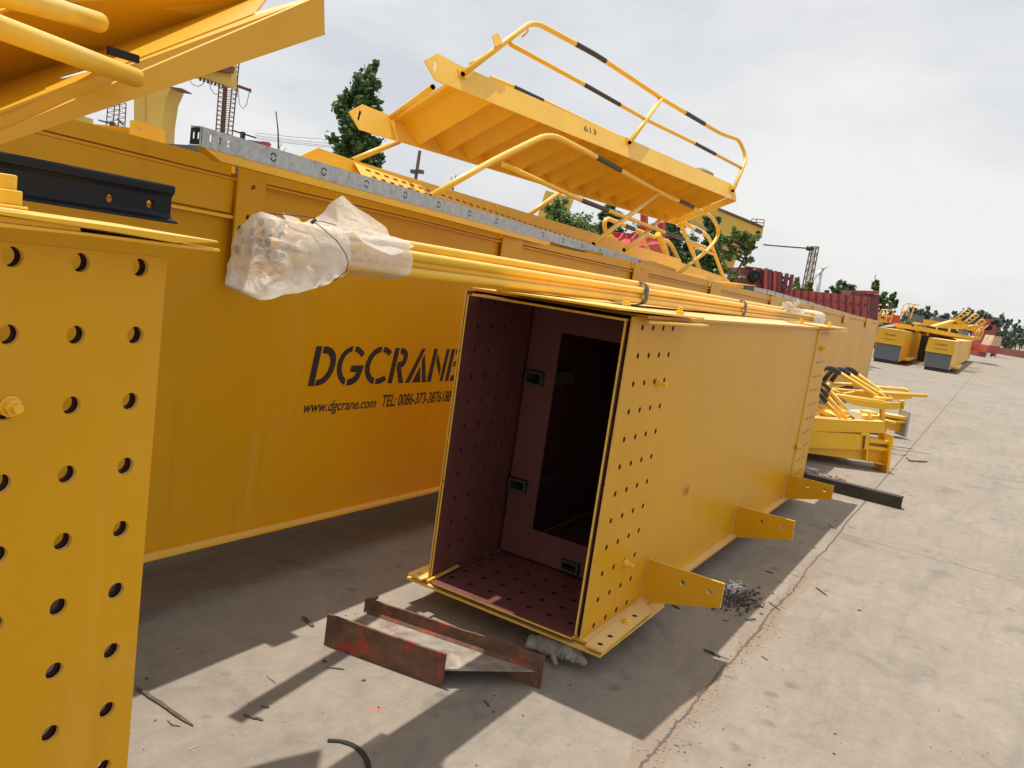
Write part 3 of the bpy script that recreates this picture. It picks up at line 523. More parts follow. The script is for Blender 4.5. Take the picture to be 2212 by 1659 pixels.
# ---- bundle of yellow pipes ------------------------------------------------------------------------
PB = thing('pipe_bundle', 'bundle of yellow steel pipes in plastic-wrapped ends on top of the open-ended girder', 'pipes', (2.9, 1.72, 1.51))
p0, p1 = V((1.55, 1.655, 1.532)), V((9.0, 1.665, 1.483)); r_ = .0165; dz = .0285
pa = (p1-p0).normalized()
rows = [(0, 6), (0.5, 6), (0, 6), (0.5, 4)]
for k, (sh, nn) in enumerate(rows):
    for i in range(nn):
        of = V((random.uniform(-.02, .02), (i+sh)*.0335+r_+(0.02 if k == 3 else 0), k*dz+r_)); lead = V((random.uniform(-.03, .01), 0, 0))
        q0 = p0+of+lead; q1 = p1+of+V((0, 0, .004*math.sin(i)))
        mid = [q0.lerp(q1, t)+V((0, .004*math.sin(9*t+i), .003*math.sin(7*t+k*2))) for t in (0, .2, .4, .6, .8, 1)]
        mb = MB(); mb.tube(mid, r_, 14, hollow=True, mcap=1); mesh('pipe', mb, [YTUBE, DARK], PB)
def wrap(x, wd, nm, mat, gr=.004, squash=0):
    c_ = p0+pa*((x-p0.x)/pa.x)+V((0, .105, .056)); mb = MB(); prof_ = []
    for t in range(28):
        a = 2*math.pi*t/28; ex = .118*(abs(math.cos(a))**.55)*(1 if math.cos(a) > 0 else -1); ez = (.062)*(abs(math.sin(a))**.6)*(1 if math.sin(a) > 0 else -1)
        if ez > 0: ex *= .93
        prof_.append((ex, ez))
    rg = []
    for u_ in (0, .25, .5, .75, 1):
        for rr in (0,): rg.append([c_+V((wd*(u_-.5)+.012*math.sin(2*math.pi*t/28*2)+.03*(prof_[t][1]/.062), prof_[t][0]*(1+gr), prof_[t][1]*(1+gr)+random.uniform(-.0008, .0008))) for t in range(28)])
    n = 28; mb.add([p for g_ in rg for p in g_], [(i*n+k, i*n+(k+1) % n, (i+1)*n+(k+1) % n, (i+1)*n+k) for i in range(4) for k in range(n)], 0, True)
    o = mesh(nm, mb, mat, PB); s_ = o.modifiers.new('s', 'SOLIDIFY'); s_.thickness = .003; s_.offset = 1; return o
tx = P(1392, 640, 'y', 1.66).x; wrap(tx, .045, 'tape_band', TAPE, .02); tx = P(1608, 668, 'y', 1.66).x; wrap(tx, .05, 'tape_band', TAPE, .02)
# plastic bag over the near ends: a loft of rings given by the silhouette
def bag(sec, nseg, name, mat, seed, jit=.006, parent=PB, cap=True):
    rnd = random.Random(seed); rings = []
    for (c_, hy, hz, pw_) in sec:
        g_ = []
        for t in range(nseg):
            a = 2*math.pi*t/nseg; cy = math.copysign(abs(math.cos(a))**pw_, math.cos(a)); cz = math.copysign(abs(math.sin(a))**pw_, math.sin(a))
            wr = 1+.05*math.sin(5*a+seed)+.03*math.sin(9*a+c_[0]*9)
            g_.append(V(c_)+V((rnd.uniform(-jit, jit), cy*hy*wr+rnd.uniform(-jit, jit)*.6, cz*hz*wr+rnd.uniform(-jit, jit)*.6)))
        rings.append(g_)
    n = nseg; mb = MB(); vs = [p for g_ in rings for p in g_]; fs = [(i*n+k, i*n+(k+1) % n, (i+1)*n+(k+1) % n, (i+1)*n+k) for i in range(len(rings)-1) for k in range(n)]
    if cap: vs.append(V(sec[0][0])-V((.012, 0, 0))); fs += [(len(vs)-1, (k+1) % n, k) for k in range(n)]
    mb.add(vs, fs, 0, True); return mesh(name, mb, mat, parent)
bc = lambda x, dy=0, dz_=0: (x, 1.76+dy, 1.588+dz_-(x-1.4)*.006)
o = bag([(bc(1.585, 0, -.004), .124, .064, .6), (bc(1.64, 0, -.003), .122, .062, .6), (bc(1.74, 0, .0), .122, .062, .6), (bc(1.84, 0, .0), .125, .062, .6), (bc(1.96, 0, 0), .126, .064, .6), (bc(2.02, 0, .0), .128, .066, .6)], 36, 'plastic_wrap', FILM, 3, .004, cap=False)
sb = o.modifiers.new('s', 'SUBSURF'); sb.levels = sb.render_levels = 1
# flaring sheets: polygons read from the outline, given depth
def sheet(pts, name, mat, parent=PB, sub=3, amp=.012, seed=1):
    mb = MB(); n = len(pts); c_ = sum((V(p) for p in pts), V())/n
    mb.add([c_]+[V(p) for p in pts], [(0, 1+i, 1+(i+1) % n) for i in range(n)], 0, True); o = mesh(name, mb, mat, parent)
    bm = bmesh.new(); bm.from_mesh(o.data); bmesh.ops.subdivide_edges(bm, edges=bm.edges[:], cuts=sub, use_grid_fill=True, smooth=.0)
    rnd = random.Random(seed)
    for v in bm.verts: v.co += V((math.sin(v.co.z*70+seed)*amp*.5, math.sin(v.co.x*38+v.co.z*25+seed)*amp, rnd.uniform(-1, 1)*amp*.15))
    bm.to_mesh(o.data); bm.free(); o.data.polygons.foreach_set('use_smooth', [True]*len(o.data.polygons)); return o
def zb_(x, y, d): return P(*sv(500+x*.31646, 450+y*.31646), 'y', d)
sheet([zb_(820, 345, 1.70), zb_(905, 300, 1.72), zb_(1000, 220, 1.74), zb_(1118, 122, 1.76), zb_(1200, 190, 1.77), zb_(1330, 270, 1.77), zb_(1460, 370, 1.75), zb_(1500, 440, 1.73), zb_(1590, 465, 1.70), zb_(1690, 522, 1.66), zb_(1600, 575, 1.63), zb_(1500, 590, 1.625), zb_(1290, 500, 1.62), zb_(1210, 415, 1.65), zb_(1050, 425, 1.64), zb_(930, 390, 1.64)], 'plastic_flap', FILM, seed=2, amp=.005)
sheet([zb_(655, 255, 1.76), zb_(700, 280, 1.74), zb_(770, 300, 1.73), zb_(815, 350, 1.71), zb_(760, 350, 1.66), zb_(680, 320, 1.66)], 'plastic_flap', FILM, seed=5, amp=.004)
# loose folded pocket of film hanging from the near end
q = [(485, 250), (600, 290), (800, 345), (1000, 400), (1010, 640), (1040, 800), (900, 860), (640, 915), (480, 945), (330, 890), (195, 835), (215, 700), (245, 570), (270, 430), (320, 370), (390, 300)]
ds = [1.67, 1.64, 1.625, 1.61, 1.60, 1.605, 1.60, 1.59, 1.60, 1.64, 1.70, 1.74, 1.76, 1.76, 1.76, 1.72]
mbq = [zb_(a[0], a[1], d) for a, d in zip(q, ds)]
def pocket():
    # front skin, near-end skin and bottom fold as one sheet with real depth
    g_ = lambda x, y, d: zb_(x, y, d)
    top = [g_(270, 430, 1.83), g_(330, 350, 1.80), g_(400, 290, 1.77), g_(485, 250, 1.72), g_(600, 290, 1.68), g_(700, 325, 1.66), g_(820, 350, 1.65), g_(1000, 400, 1.64), g_(1180, 430, 1.64)]
    mid1 = [g_(255, 520, 1.83), g_(320, 430, 1.80), g_(430, 410, 1.74), g_(560, 430, 1.66), g_(680, 500, 1.62), g_(780, 560, 1.608), g_(900, 540, 1.61), g_(1050, 520, 1.615), g_(1190, 520, 1.62)]
    mid2 = [g_(235, 610, 1.82), g_(320, 600, 1.78), g_(430, 660, 1.71), g_(560, 740, 1.64), g_(650, 745, 1.60), g_(760, 700, 1.598), g_(900, 680, 1.60), g_(1060, 660, 1.61), g_(1180, 650, 1.615)]
    mid3 = [g_(213, 710, 1.80), g_(300, 760, 1.76), g_(400, 790, 1.70), g_(520, 800, 1.64), g_(640, 795, 1.60), g_(760, 800, 1.59), g_(900, 790, 1.595), g_(1040, 770, 1.605), g_(1140, 745, 1.61)]
    bot = [g_(195, 835, 1.78), g_(280, 870, 1.74), g_(370, 905, 1.69), g_(480, 945, 1.65), g_(640, 918, 1.62), g_(780, 890, 1.61), g_(920, 855, 1.61), g_(1040, 805, 1.615), g_(1090, 775, 1.62)]
    back = [p+V((.05, .02, .045)) for p in bot]
    rows_ = [top, mid1, mid2, mid3, bot, back]; n = 9; vs = [p for r0 in rows_ for p in r0]
    mb = MB(); mb.add(vs, [(i*n+k, i*n+k+1, (i+1)*n+k+1, (i+1)*n+k) for i in range(5) for k in range(n-1)], 0, True)
    for f_ in range(len(mb.f)):
        i, k = divmod(f_, n-1)
        if (i in (0, 1) and k <= 4) or (i == 2 and 1 <= k <= 3): mb.m[f_] = 1
    o = mesh('plastic_wrap', mb, [FILM, FILMC], PB); bm = bmesh.new(); bm.from_mesh(o.data); bmesh.ops.subdivide_edges(bm, edges=bm.edges[:], cuts=3, use_grid_fill=True, smooth=.12)
    for v in bm.verts: v.co += V((0, math.sin(v.co.x*90+v.co.z*60)*.0035+math.sin(v.co.z*140+v.co.x*30)*.002, math.sin(v.co.x*75)*.002))
    bm.to_mesh(o.data); bm.free(); o.data.polygons.foreach_set('use_smooth', [True]*len(o.data.polygons))
pocket()
mb = MB(); kn = zb_(895, 325, 1.64)
mb.tube([zb_(500, 262, 1.72), zb_(700, 275, 1.66), zb_(850, 290, 1.64), zb_(905, 300, 1.635), kn], .0012, 6)
mb.tube([kn, zb_(960, 325, 1.63), zb_(1078, 358, 1.62)], .0012, 6)
mb.tube([kn, zb_(985, 395, 1.615), zb_(1080, 480, 1.60), zb_(1150, 580, 1.592), zb_(1172, 650, 1.59), zb_(1155, 720, 1.592), zb_(1065, 795, 1.60)], .0014, 6)
mb.tube([kn+V((-.006, 0, -.006)), kn+V((.004, -.003, .006))], .005, 8); mesh('tie_wire', mb, WIRE, PB)
# far bag
fx = 8.95
bc2 = lambda x, dz_=0: (x, 1.765, 1.545+dz_)
o = bag([(bc2(9.16, -.01), .06, .03, .8), (bc2(9.12, -.005), .12, .075, .7), (bc2(9.0, 0), .135, .085, .7), (bc2(8.8, 0), .13, .075, .7), (bc2(8.6, 0), .13, .07, .65), (bc2(8.45, 0), .14, .075, .7)], 24, 'plastic_wrap', FILM, 8, .01)
def z6(x, y, d): return P(*sv(1750+x*.22604, 600+y*.22604), 'y', d)
sheet([z6(892, 770, 1.70), z6(888, 705, 1.72), z6(975, 672, 1.72), z6(1000, 715, 1.70), z6(1060, 690, 1.71), z6(1085, 655, 1.72), z6(1108, 680, 1.72), z6(1075, 720, 1.70), z6(1080, 760, 1.69), z6(1180, 780, 1.72), z6(1120, 820, 1.67), z6(1000, 790, 1.66)], 'plastic_flap', FILM, amp=.02, seed=4, sub=2)
#@@MID
# ---- ship's stair 613 resting upside on the girder tops ------------------------------------------
sO = V((3.943, 3.718, 2.342)); sa = V((.9924, -.12294, -.00522)).normalized(); sw = V((-.11, -.9055, .4099)); sw = (sw-sa*sw.dot(sa)).normalized(); sn = sa.cross(sw); sn = sn if sn.z > 0 else -sn
SW = .70
def sp(u, v, n): return sO+sa*u+sw*v+sn*n
def son(px, py, v): return PP(px, py, sO+sw*v, sw)
def suv(px, py, v):
    d = son(px, py, v)-sO; return (d.dot(sa), d.dot(sn))
ST = thing('steel_stair', 'yellow steel stair numbered 613 with a long banded handrail, raised above the girders', 'stair', tuple(sO))
tip = [(-.032, 0), (-.098, .104), (.032, .190), (.30, .172), (4.33, .172), (4.385, .10), (4.36, .0)]
for v0 in (SW, 0.0):
    mb = MB(); sl_ = [(-.020+.0, .055), (-.036, .068), (.0, .145), (.016, .132)]
    mb.plate(tip, [sl_], sO+sw*(v0-(.008 if v0 else 0)), sa, sn, .008, (0, 0, 0)); o = mesh('stringer', mb, YEL2, ST)
    # channel flanges of the stringer turned inwards
    s_ = -1 if v0 else 1; base = v0
    mb = MB(); mb.hexa([sp(.30, base, .172), sp(4.33, base, .172), sp(4.33, base+s_*.05, .172), sp(.30, base+s_*.05, .172)], [sp(.30, base, .178), sp(4.33, base, .178), sp(4.33, base+s_*.05, .178), sp(.30, base+s_*.05, .178)])
    mesh('stringer_flange', mb, YEL2, ST)
un = .50; pit = .262
for i in range(15):
    u = un+i*pit
    a0, a1 = (u, .012), (u-.117, .165); b1 = (u+pit-.117-.004, .158)
    if u > 4.3: break
    mb = MB(); t_ = .004
    def quad(p, q):
        d = V((q[0]-p[0], q[1]-p[1])).normalized(); nn = (-d.y*t_, d.x*t_)
        mb.hexa([sp(p[0], .009, p[1]), sp(q[0], .009, q[1]), sp(q[0], SW-.009, q[1]), sp(p[0], SW-.009, p[1])], [sp(p[0]+nn[0], .009, p[1]+nn[1]), sp(q[0]+nn[0], .009, q[1]+nn[1]), sp(q[0]+nn[0], SW-.009, q[1]+nn[1]), sp(p[0]+nn[0], SW-.009, p[1]+nn[1])])
    quad(a0, a1)
    if u+pit < 4.36: quad((a0[0]+.002, a0[1]), b1)
    mesh('tread', mb, YEL2, ST)
mb = MB(); mb.hexa([sp(4.34, .009, 0), sp(4.37, .009, 0), sp(4.37, SW-.009, 0), sp(4.34, SW-.009, 0)], [sp(4.34, .009, .06), sp(4.345, .009, .06), sp(4.345, SW-.009, .06), sp(4.34, SW-.009, .06)]); mesh('end_angle', mb, YEL2, ST)
mb = MB(); mb.hexa([sp(.30, .009, .150), sp(.40, .009, .150), sp(.40, SW-.009, .150), sp(.30, SW-.009, .150)], [sp(.30, .009, .172), sp(.40, .009, .172), sp(.40, SW-.009, .172), sp(.30, SW-.009, .172)]); mesh('end_angle', mb, YEL2, ST)
def smooth(pts, closed=False, n=5, rad=.12):
    """rounds the corners of a polyline"""
    pts = [V(p) for p in pts]; out_ = [pts[0]]
    for a, b, c_ in zip(pts[:-2], pts[1:-1], pts[2:]):
        d0 = (a-b); d1 = (c_-b); r_ = min(rad, d0.length*.45, d1.length*.45); p = b+d0.normalized()*r_; q = b+d1.normalized()*r_
        for k in range(n+1):
            t = k/n; out_.append(p*(1-t)**2+b*2*t*(1-t)+q*t*t)
    return out_+[pts[-1]]
RR = .0195
PATHS = {}; OWN = {}
def tubepart(nm, pts, par, r=RR, mat=YTUBE, rad=.12, hollow=True):
    sm_ = smooth(pts, rad=rad); fine = []
    for p, q in zip(sm_[:-1], sm_[1:]):
        k = max(1, int((q-p).length/.01)); fine += [p.lerp(q, t/k) for t in range(k)]
    fine.append(sm_[-1]); PATHS[(par, len(PATHS))] = fine
    mb = MB(); mb.tube(sm_, r, 12, hollow=hollow, mcap=1); o = mesh(nm, mb, [mat, DARK], par); OWN[id(fine)] = o; return o
def band(par, a, b, r=RR+.0012, mat=BLKB):
    best = min((p for k_, p in PATHS.items() if k_[0] == par), key=lambda p: min((x-a).length for x in p)+min((x-b).length for x in p))
    i0 = min(range(len(best)), key=lambda i: (best[i]-a).length); i1 = min(range(len(best)), key=lambda i: (best[i]-b).length)
    if i1 < i0: i0, i1 = i1, i0
    par = OWN[id(best)]; mb = MB(); mb.tube(best[i0:max(i1, i0+1)+1:3]+[best[max(i1, i0+1)]+V((1e-4, 0, 0))], r, 12); return mesh('black_band', mb, mat, par)
v1_ = SW+.028
R1 = lambda px, py: son(px, py, v1_)
tubepart('handrail', [R1(1000, 160), R1(1152, 45), R1(1290, 120), R1(1428, 212), R1(1556, 288), R1(1597, 302), R1(1613, 342), R1(1583, 412)], ST, rad=.14)
tubepart('mid_rail', [R1(1102, 95), R1(1261, 182), R1(1395, 258), R1(1500, 309), R1(1604, 364)], ST, .016, hollow=False)
tubepart('rail_post', [R1(1360, 308), R1(1430, 211)], ST)
for a, b, r in (((1242, 91), (1308, 137), RR), ((1480, 241), (1521, 266), RR), ((1261, 182), (1339, 228), .016), ((1500, 309), (1545, 334), .016)): band(ST, R1(*a), R1(*b), r+.001)
for px, py in ((1004, 158), (1363, 303), (1584, 408)):
    mb = MB(); c_ = R1(px, py)-sw*.022; mb.hexa([c_+sa*.03+sn*.03-sw*.004, c_-sa*.03+sn*.03-sw*.004, c_-sa*.03-sn*.02-sw*.004, c_+sa*.03-sn*.02-sw*.004], [c_+sa*.03+sn*.03+sw*.002, c_-sa*.03+sn*.03+sw*.002, c_-sa*.03-sn*.02+sw*.002, c_+sa*.03-sn*.02+sw*.002]); mesh('rail_clip', mb, YEL2, ST)
mb = MB(); q = [son(*a, v1_+.03) for a in ((1064, 77), (1076, 70), (1087, 93), (1070, 101))]; mb.hexa(q, [p-sw*.006 for p in q]); mesh('hook_plate', mb, YEL2, ST)
tubepart('hook_rod', [son(1082, 92, v1_-.05), son(1050, 118, v1_-.08), son(1015, 138, v1_-.05)], ST, .008, hollow=False)
tubepart('hook_rod', [son(1130, 55, v1_), son(1143, 66, v1_), son(1128, 80, v1_-.02)], ST, .007, hollow=False)
# rear handrail showing above the near stringer
rb = lambda px, py, v=.0: son(px, py, v)
tubepart('rear_handrail', [rb(1060, 168), rb(1110, 188), rb(1400, 325), rb(1500, 366)], ST, .018, hollow=False)
band(ST, rb(1108, 187), rb(1172, 217), .0195); band(ST, rb(1350, 301), rb(1398, 324), .0195)
tubepart('rear_post', [son(935, 188, .62), son(846, 252, .02)], ST)
tubepart('rear_post', [son(862, 305, -.06), son(761, 347, -.10)], ST)
tubepart('rear_post', [son(1216, 411, -.06), son(1134, 470, -.12)], ST)
mb = MB(); cc = son(1468, 338, .30); cc = sp((cc-sO).dot(sa), .42, .30); pts = [cc+sa*(.20*math.cos(t*.35))+sw*(.16*math.sin(t*.35))+sn*(.012*math.sin(t*1.1)+.02) for t in range(0, 19)]; mb.tube(pts, .015, 8); mb.tube([cc+(p-cc)*.85+sn*.03 for p in pts], .015, 8); single('hose_coil', mb, material('tan_hose', (.38, .33, .20), .6), 'small coil of tan hose lying on the far end of the stair', 'hose', cc)
u0, n0 = suv(1262, 281, SW); u1, n1 = suv(1289, 291, SW)
text('number_marking', '613', sp(u0, SW+.001, n0-.005), sp(u1, SW+.001, n1-.005), .045, INK, ST, .12, n=sw, off=.0012)

# ---- handrail standing in front of the stair -------------------------------------------------------
hy_ = 2.88
H = thing('handrail', 'yellow tubular handrail with black bands standing in front of the stair treads', 'handrail', tuple(P(1457, 597, 'y', hy_)))
K = lambda px, py, y=hy_: P(px, py, 'y', y)
tubepart('top_rail', [K(930, 424), K(1068, 345), K(1187, 287), K(1290, 340), K(1420, 412), K(1540, 468), K(1556, 505), K(1530, 540), K(1457, 597)], H, rad=.18)
tubepart('mid_rail', [K(1087, 355), K(1255, 432), K(1400, 488), K(1525, 535)], H, .017, hollow=False)
tubepart('rail_post', [K(1282, 527), K(1350, 473), K(1425, 415)], H)
tubepart('rail_post', [K(1348, 540, 2.9), K(1385, 514, 2.9), K(1424, 477, 2.95)], H)
for a, b, r in (((1288, 339), (1340, 366), RR), ((1465, 433), (1497, 449), RR), ((1255, 432), (1312, 455), .017), ((1436, 501), (1478, 517), .017)): band(H, K(*a), K(*b), r+.001)

# ---- walkway panel with a perforated flange --------------------------------------------------------
wy = 3.42
W1 = thing('perforated_walkway', 'orange yellow walkway panel with a perforated sunlit flange behind the galvanised channel', 'panel', tuple(P(650, 336, 'y', wy)))
q = [P(*a, 'y', wy) for a in ((645, 338), (687, 319), (764, 346), (1000, 418), (1200, 478), (1470, 560), (1470, 590), (1200, 520), (1000, 464), (645, 362))]
mb = MB(); mb.plate([(p.x, p.z) for p in q], [], (0, wy, 0), X3, Z3, -.008); mesh('panel_web', mb, YEL2, W1)
a0 = P(764, 350, 'y', wy); a1 = P(1480, 592, 'y', wy); wl = (a1-a0).length; wu = (a1-a0).normalized(); wv = V((0, -.72, -.69)).normalized()
hs = []
for i in range(int(wl/.085)):
    x = .08+i*.085
    for j, yy in enumerate((.035, .085, .135)): hs.append(rect(x+(.02 if j == 1 else 0), yy-.010, x+.046+(.02 if j == 1 else 0), yy+.010))
hs = [h_ for h_ in hs if h_[1][0] < wl-.05]
mb = MB(); mb.plate(rect(0, 0, wl, .17), hs, a0, wu, wv, .004); mesh('perforated_flange', mb, YEL2, W1)
mb = MB(); bk = V((0, .70, -.72)).normalized()*.012; mb.hexa([a0+bk, a0+wu*wl+bk, a0+wu*wl+wv*.17+bk, a0+wv*.17+bk], [p+bk*.3 for p in (a0+bk, a0+wu*wl+bk, a0+wu*wl+wv*.17+bk, a0+wv*.17+bk)]); mesh('flange_backing', mb, YEL, W1)
mb = MB(); mb.hexa([a0+wv*.17, a0+wu*wl+wv*.17, a0+wu*wl+wv*.17+V((0, -.004, 0)), a0+wv*.17+V((0, -.004, 0))], [a0+wv*.17+V((0, 0, .03)), a0+wu*wl+wv*.17+V((0, 0, .03)), a0+wu*wl+wv*.17+V((0, -.004, .03)), a0+wv*.17+V((0, -.004, .03))]); mesh('flange_lip', mb, YEL2, W1)
# deck plates carried by the brackets of the long girder
q = [(3.45, 2.86), (9.6, 2.86), (9.6, 3.44), (3.0, 3.44), (3.0, 3.1)]
mb = MB(); mb.hexa([(x, y, zt(x)+.095) for x, y in q], [(x, y, zt(x)+.101) for x, y in q]); mb.hexa([(x, y, zt(x)+.02) for x, y in ((3.45, 2.86), (9.6, 2.86), (9.6, 2.865), (3.45, 2.865))], [(x, y, zt(x)+.095) for x, y in ((3.45, 2.86), (9.6, 2.86), (9.6, 2.865), (3.45, 2.865))])
o = mesh('deck_plate', mb, YEL2, A)
for x in (3.55, 3.72, 5.5, 5.66):
    mb = MB(); mb.box((x, 2.72, zt(x)+.012), (x+.008, 2.86, zt(x)+.094)); mesh('deck_rib', mb, YEL2, A)

# ---- behind the long girder, left: slate and red girder -----------------------------------------
RG = thing('steel_girder', 'red girder with a slate grey end section seen through the gap under the galvanised channel', 'girder', tuple(P(500, 350, 'y', 4.6)))
q = [P(*a, 'y', 4.6) for a in ((422, 314), (480, 334), (568, 345), (568, 480), (422, 480))]; mb = MB(); mb.plate([(p.x, p.z) for p in q], [circ(P(430, 323, 'y', 4.6).x, P(430, 323, 'y', 4.6).z, .008)], (0, 4.6, 0), X3, Z3, -.3); mesh('end_section', mb, GREYD, RG)
q = [P(*a, 'y', 4.6) for a in ((568, 345), (640, 352), (775, 398), (775, 500), (568, 480))]; mb = MB(); mb.plate([(p.x, p.z) for p in q], [], (0, 4.6, 0), X3, Z3, -.3); mesh('girder_body', mb, REDP, RG)
BT = thing('truck_crane_boom', 'small dark boom with a red tip showing just above the galvanised channel', 'boom', tuple(D(575, 312, 16)))
q = [D(*a, 16) for a in ((536, 302), (566, 306), (568, 314), (560, 313))]; mb = MB(); mb.hexa(q, [p+V((.2, .3, 0)) for p in q]); mesh('boom_arm', mb, GREYD, BT)
q = [D(*a, 16) for a in ((566, 305), (582, 307), (586, 312), (584, 318), (568, 315))]; mb = MB(); mb.hexa(q, [p+V((.2, .3, 0)) for p in q]); mesh('boom_tip', mb, REDP, BT)

# ---- second stair and plates further along --------------------------------------------------------
def z2(x, y, pl='y', d=3.2): return P(*sv(1500+x/5.53, 500+y/5.53), pl, d)
def poly(nm, pts, d, th, mat, par, f=z2, holes=()):
    q = [f(x, y, 'y', d) for x, y in pts]; mb = MB(); mb.plate([(p.x, p.z) for p in q], [[(f(*h_, 'y', d).x, f(*h_, 'y', d).z) for h_ in hh_] for hh_ in holes], (0, d, 0), X3, Z3, -th); return mesh(nm, mb, mat, par)
S2 = thing('steel_stair', 'smaller yellow stair with bent handrails, low behind the far end of stair 613', 'stair', tuple(z2(1000, 900, 'y', 3.5)))
poly('stringer', [(700, 800), (960, 815), (1400, 955), (1740, 1075), (1792, 1120), (1792, 1175), (1670, 1200), (1050, 1120), (700, 900)], 3.5, .01, YEL2, S2)
poly('stringer', [(800, 855), (900, 838), (950, 880), (920, 900), (800, 870)], 3.46, .01, YEL2, S2)
def rl(nm, pts, d, r=.021, par=None, rad=.12): return tubepart(nm, [z2(x, y, 'y', d) for x, y in pts], par or S2, r, rad=rad, hollow=False)
rl('handrail', [(290, 640), (150, 500), (70, 430), (55, 300), (110, 255), (330, 348), (770, 520), (940, 575), (985, 620), (1110, 870)], 3.8, .024)
rl('mid_rail', [(130, 490), (200, 600), (300, 640)], 3.75); rl('mid_rail', [(100, 500), (170, 600), (260, 660)], 3.9)
rl('mid_rail', [(400, 660), (600, 725), (910, 812)], 3.8, .018)
rl('rail_post', [(540, 440), (600, 560), (750, 840)], 3.8); rl('rail_post', [(800, 470), (880, 640), (955, 870)], 3.7, .036)
rl('rail_post', [(1100, 300), (1230, 600), (1385, 980)], 3.6, .027)
rl('handrail', [(1130, 295), (1300, 400), (1470, 480), (1510, 530), (1590, 760), (1735, 1140)], 3.5, .024)
rl('mid_rail', [(1230, 600), (1420, 690), (1600, 762)], 3.5, .018)
for a, b, d in (((335, 350), (465, 408), 3.8), ((760, 515), (860, 548), 3.8), ((1300, 400), (1395, 445), 3.5), ((400, 660), (480, 688), 3.8), ((790, 778), (910, 812), 3.8)): band(S2, z2(*a, 'y', d), z2(*b, 'y', d), .026)
PL = thing('steel_box', 'open yellow plate box standing on the long girder below the end of the handrail', 'box', tuple(z2(800, 1000, 'y', 2.95)))
poly('front_plate', [(560, 830), (730, 848), (1052, 955), (1052, 1108), (985, 1152), (660, 1092), (560, 1060)], 2.95, .01, YEL, PL)
poly('side_plate', [(1060, 1000), (1465, 1038), (1465, 1142), (1052, 1110)], 3.05, .01, YEL2, PL)
poly('inner_plate', [(1045, 1110), (1450, 1140), (1450, 1262), (1045, 1180)], 3.35, .01, PRIM, PL)
poly('side_plate', [(1455, 1145), (1660, 1190), (1650, 1240), (1455, 1230)], 3.3, .2, YEL2, PL)
# red hopper behind
RH = thing('red_hopper', 'bright red steel hopper with a bolted rim behind the handrails', 'hopper', tuple(z2(600, 700, 'y', 5.6)))
def z2r(x, y, pl, d): return z2(x, y, 'y', d)
poly('hopper_side', [(150, 440), (560, 470), (955, 530), (950, 580), (560, 555), (150, 520)], 5.6, .02, REDP, RH, holes=[[(360, 490), (380, 490), (380, 512), (360, 512)], [(450, 500), (470, 502), (468, 525), (448, 522)]])
q = [z2(-60, 540, 'y', 4.9), z2(380, 655, 'y', 4.9), z2(950, 585, 'y', 5.58), z2(150, 515, 'y', 5.58)]; mb = MB(); mb.hexa(q, [p+V((0, 0, -.02)) for p in q]); mesh('sloping_sheet', mb, REDP, RH)
poly('hopper_side', [(380, 655), (945, 588), (925, 1000), (600, 1000), (300, 900)], 4.9, .02, REDP, RH)
for xa in (250, 430, 620): mb = MB(); mb.bar(z2(xa, 560, 'y', 5.2), z2(xa+70, 475, 'y', 5.58), .02, .05); mesh('gusset', mb, REDP, RH)
for xa, ya, yb in ((612, 190, 470), (850, 300, 540)): mb = MB(); mb.bar(z2(xa, ya, 'y', 5.6), z2(xa, yb, 'y', 5.6), .10, .10, up=X3); mesh('hopper_post', mb, REDP, RH)
# second galvanised channel and the slotted yellow end
def z6c(x, y, pl='y', d=2.95): return P(*sv(1750+x/4.424, 600+y/4.424), pl, d)
G2 = thing('galvanised_channel', 'second galvanised channel further along the girder tops, in front of the maroon ribbed panels', 'channel', tuple(z6c(600, 545)))
poly('channel', [(600, 520), (745, 548), (1100, 650), (1400, 740), (1835, 868), (1825, 892), (1390, 768), (1095, 682), (740, 590), (598, 566)], 2.95, .05, GALV, G2, f=z6c)
for i in range(12):
    t = i/12; a = z6c(745+1080*t, 548+322*t); mb = MB(); b = z6c(745+1080*t, 590+300*t); mb.bar(a+V((0, -.003, 0)), b+V((0, -.003, 0)), .006, .004, up=Y3); mesh('joint_line', mb, GREYD, G2)
poly('end_block', [(495, 507), (600, 520), (598, 566), (495, 545)], 2.95, .05, BLK, G2, f=z6c)
mb = MB(); SE = thing('slotted_end', 'yellow slotted steel comb at the near end of the second galvanised channel', 'comb', tuple(z6c(430, 510)))
for i in range(5): poly('comb_tooth', [(382+i*26, 487+i*4), (398+i*26, 490+i*4), (398+i*26, 520+i*5), (382+i*26, 515+i*5)], 2.96, .12, YEL2, SE, f=z6c)
poly('comb_back', [(375, 480), (620, 505), (620, 512), (375, 488)], 2.96, .3, YEL2, SE, f=z6c)
DP = thing('edge_beam', 'orange edge beam on the long girder in front of the second galvanised channel', 'beam', tuple(z6c(400, 560)))
poly('beam_web', [(225, 492), (500, 548), (760, 612), (755, 700), (500, 652), (225, 590)], 2.85, .02, YEL, DP, f=z6c)
poly('beam_web', [(760, 622), (910, 655), (895, 760), (750, 720)], 2.80, .02, YEL, DP, f=z6c)
poly('beam_web', [(1110, 712), (1390, 790), (1380, 850), (1100, 780)], 2.85, .02, YEL, DP, f=z6c)
poly('beam_web', [(1500, 820), (1900, 890), (1900, 930), (1495, 880)], 2.85, .02, YEL, DP, f=z6c)

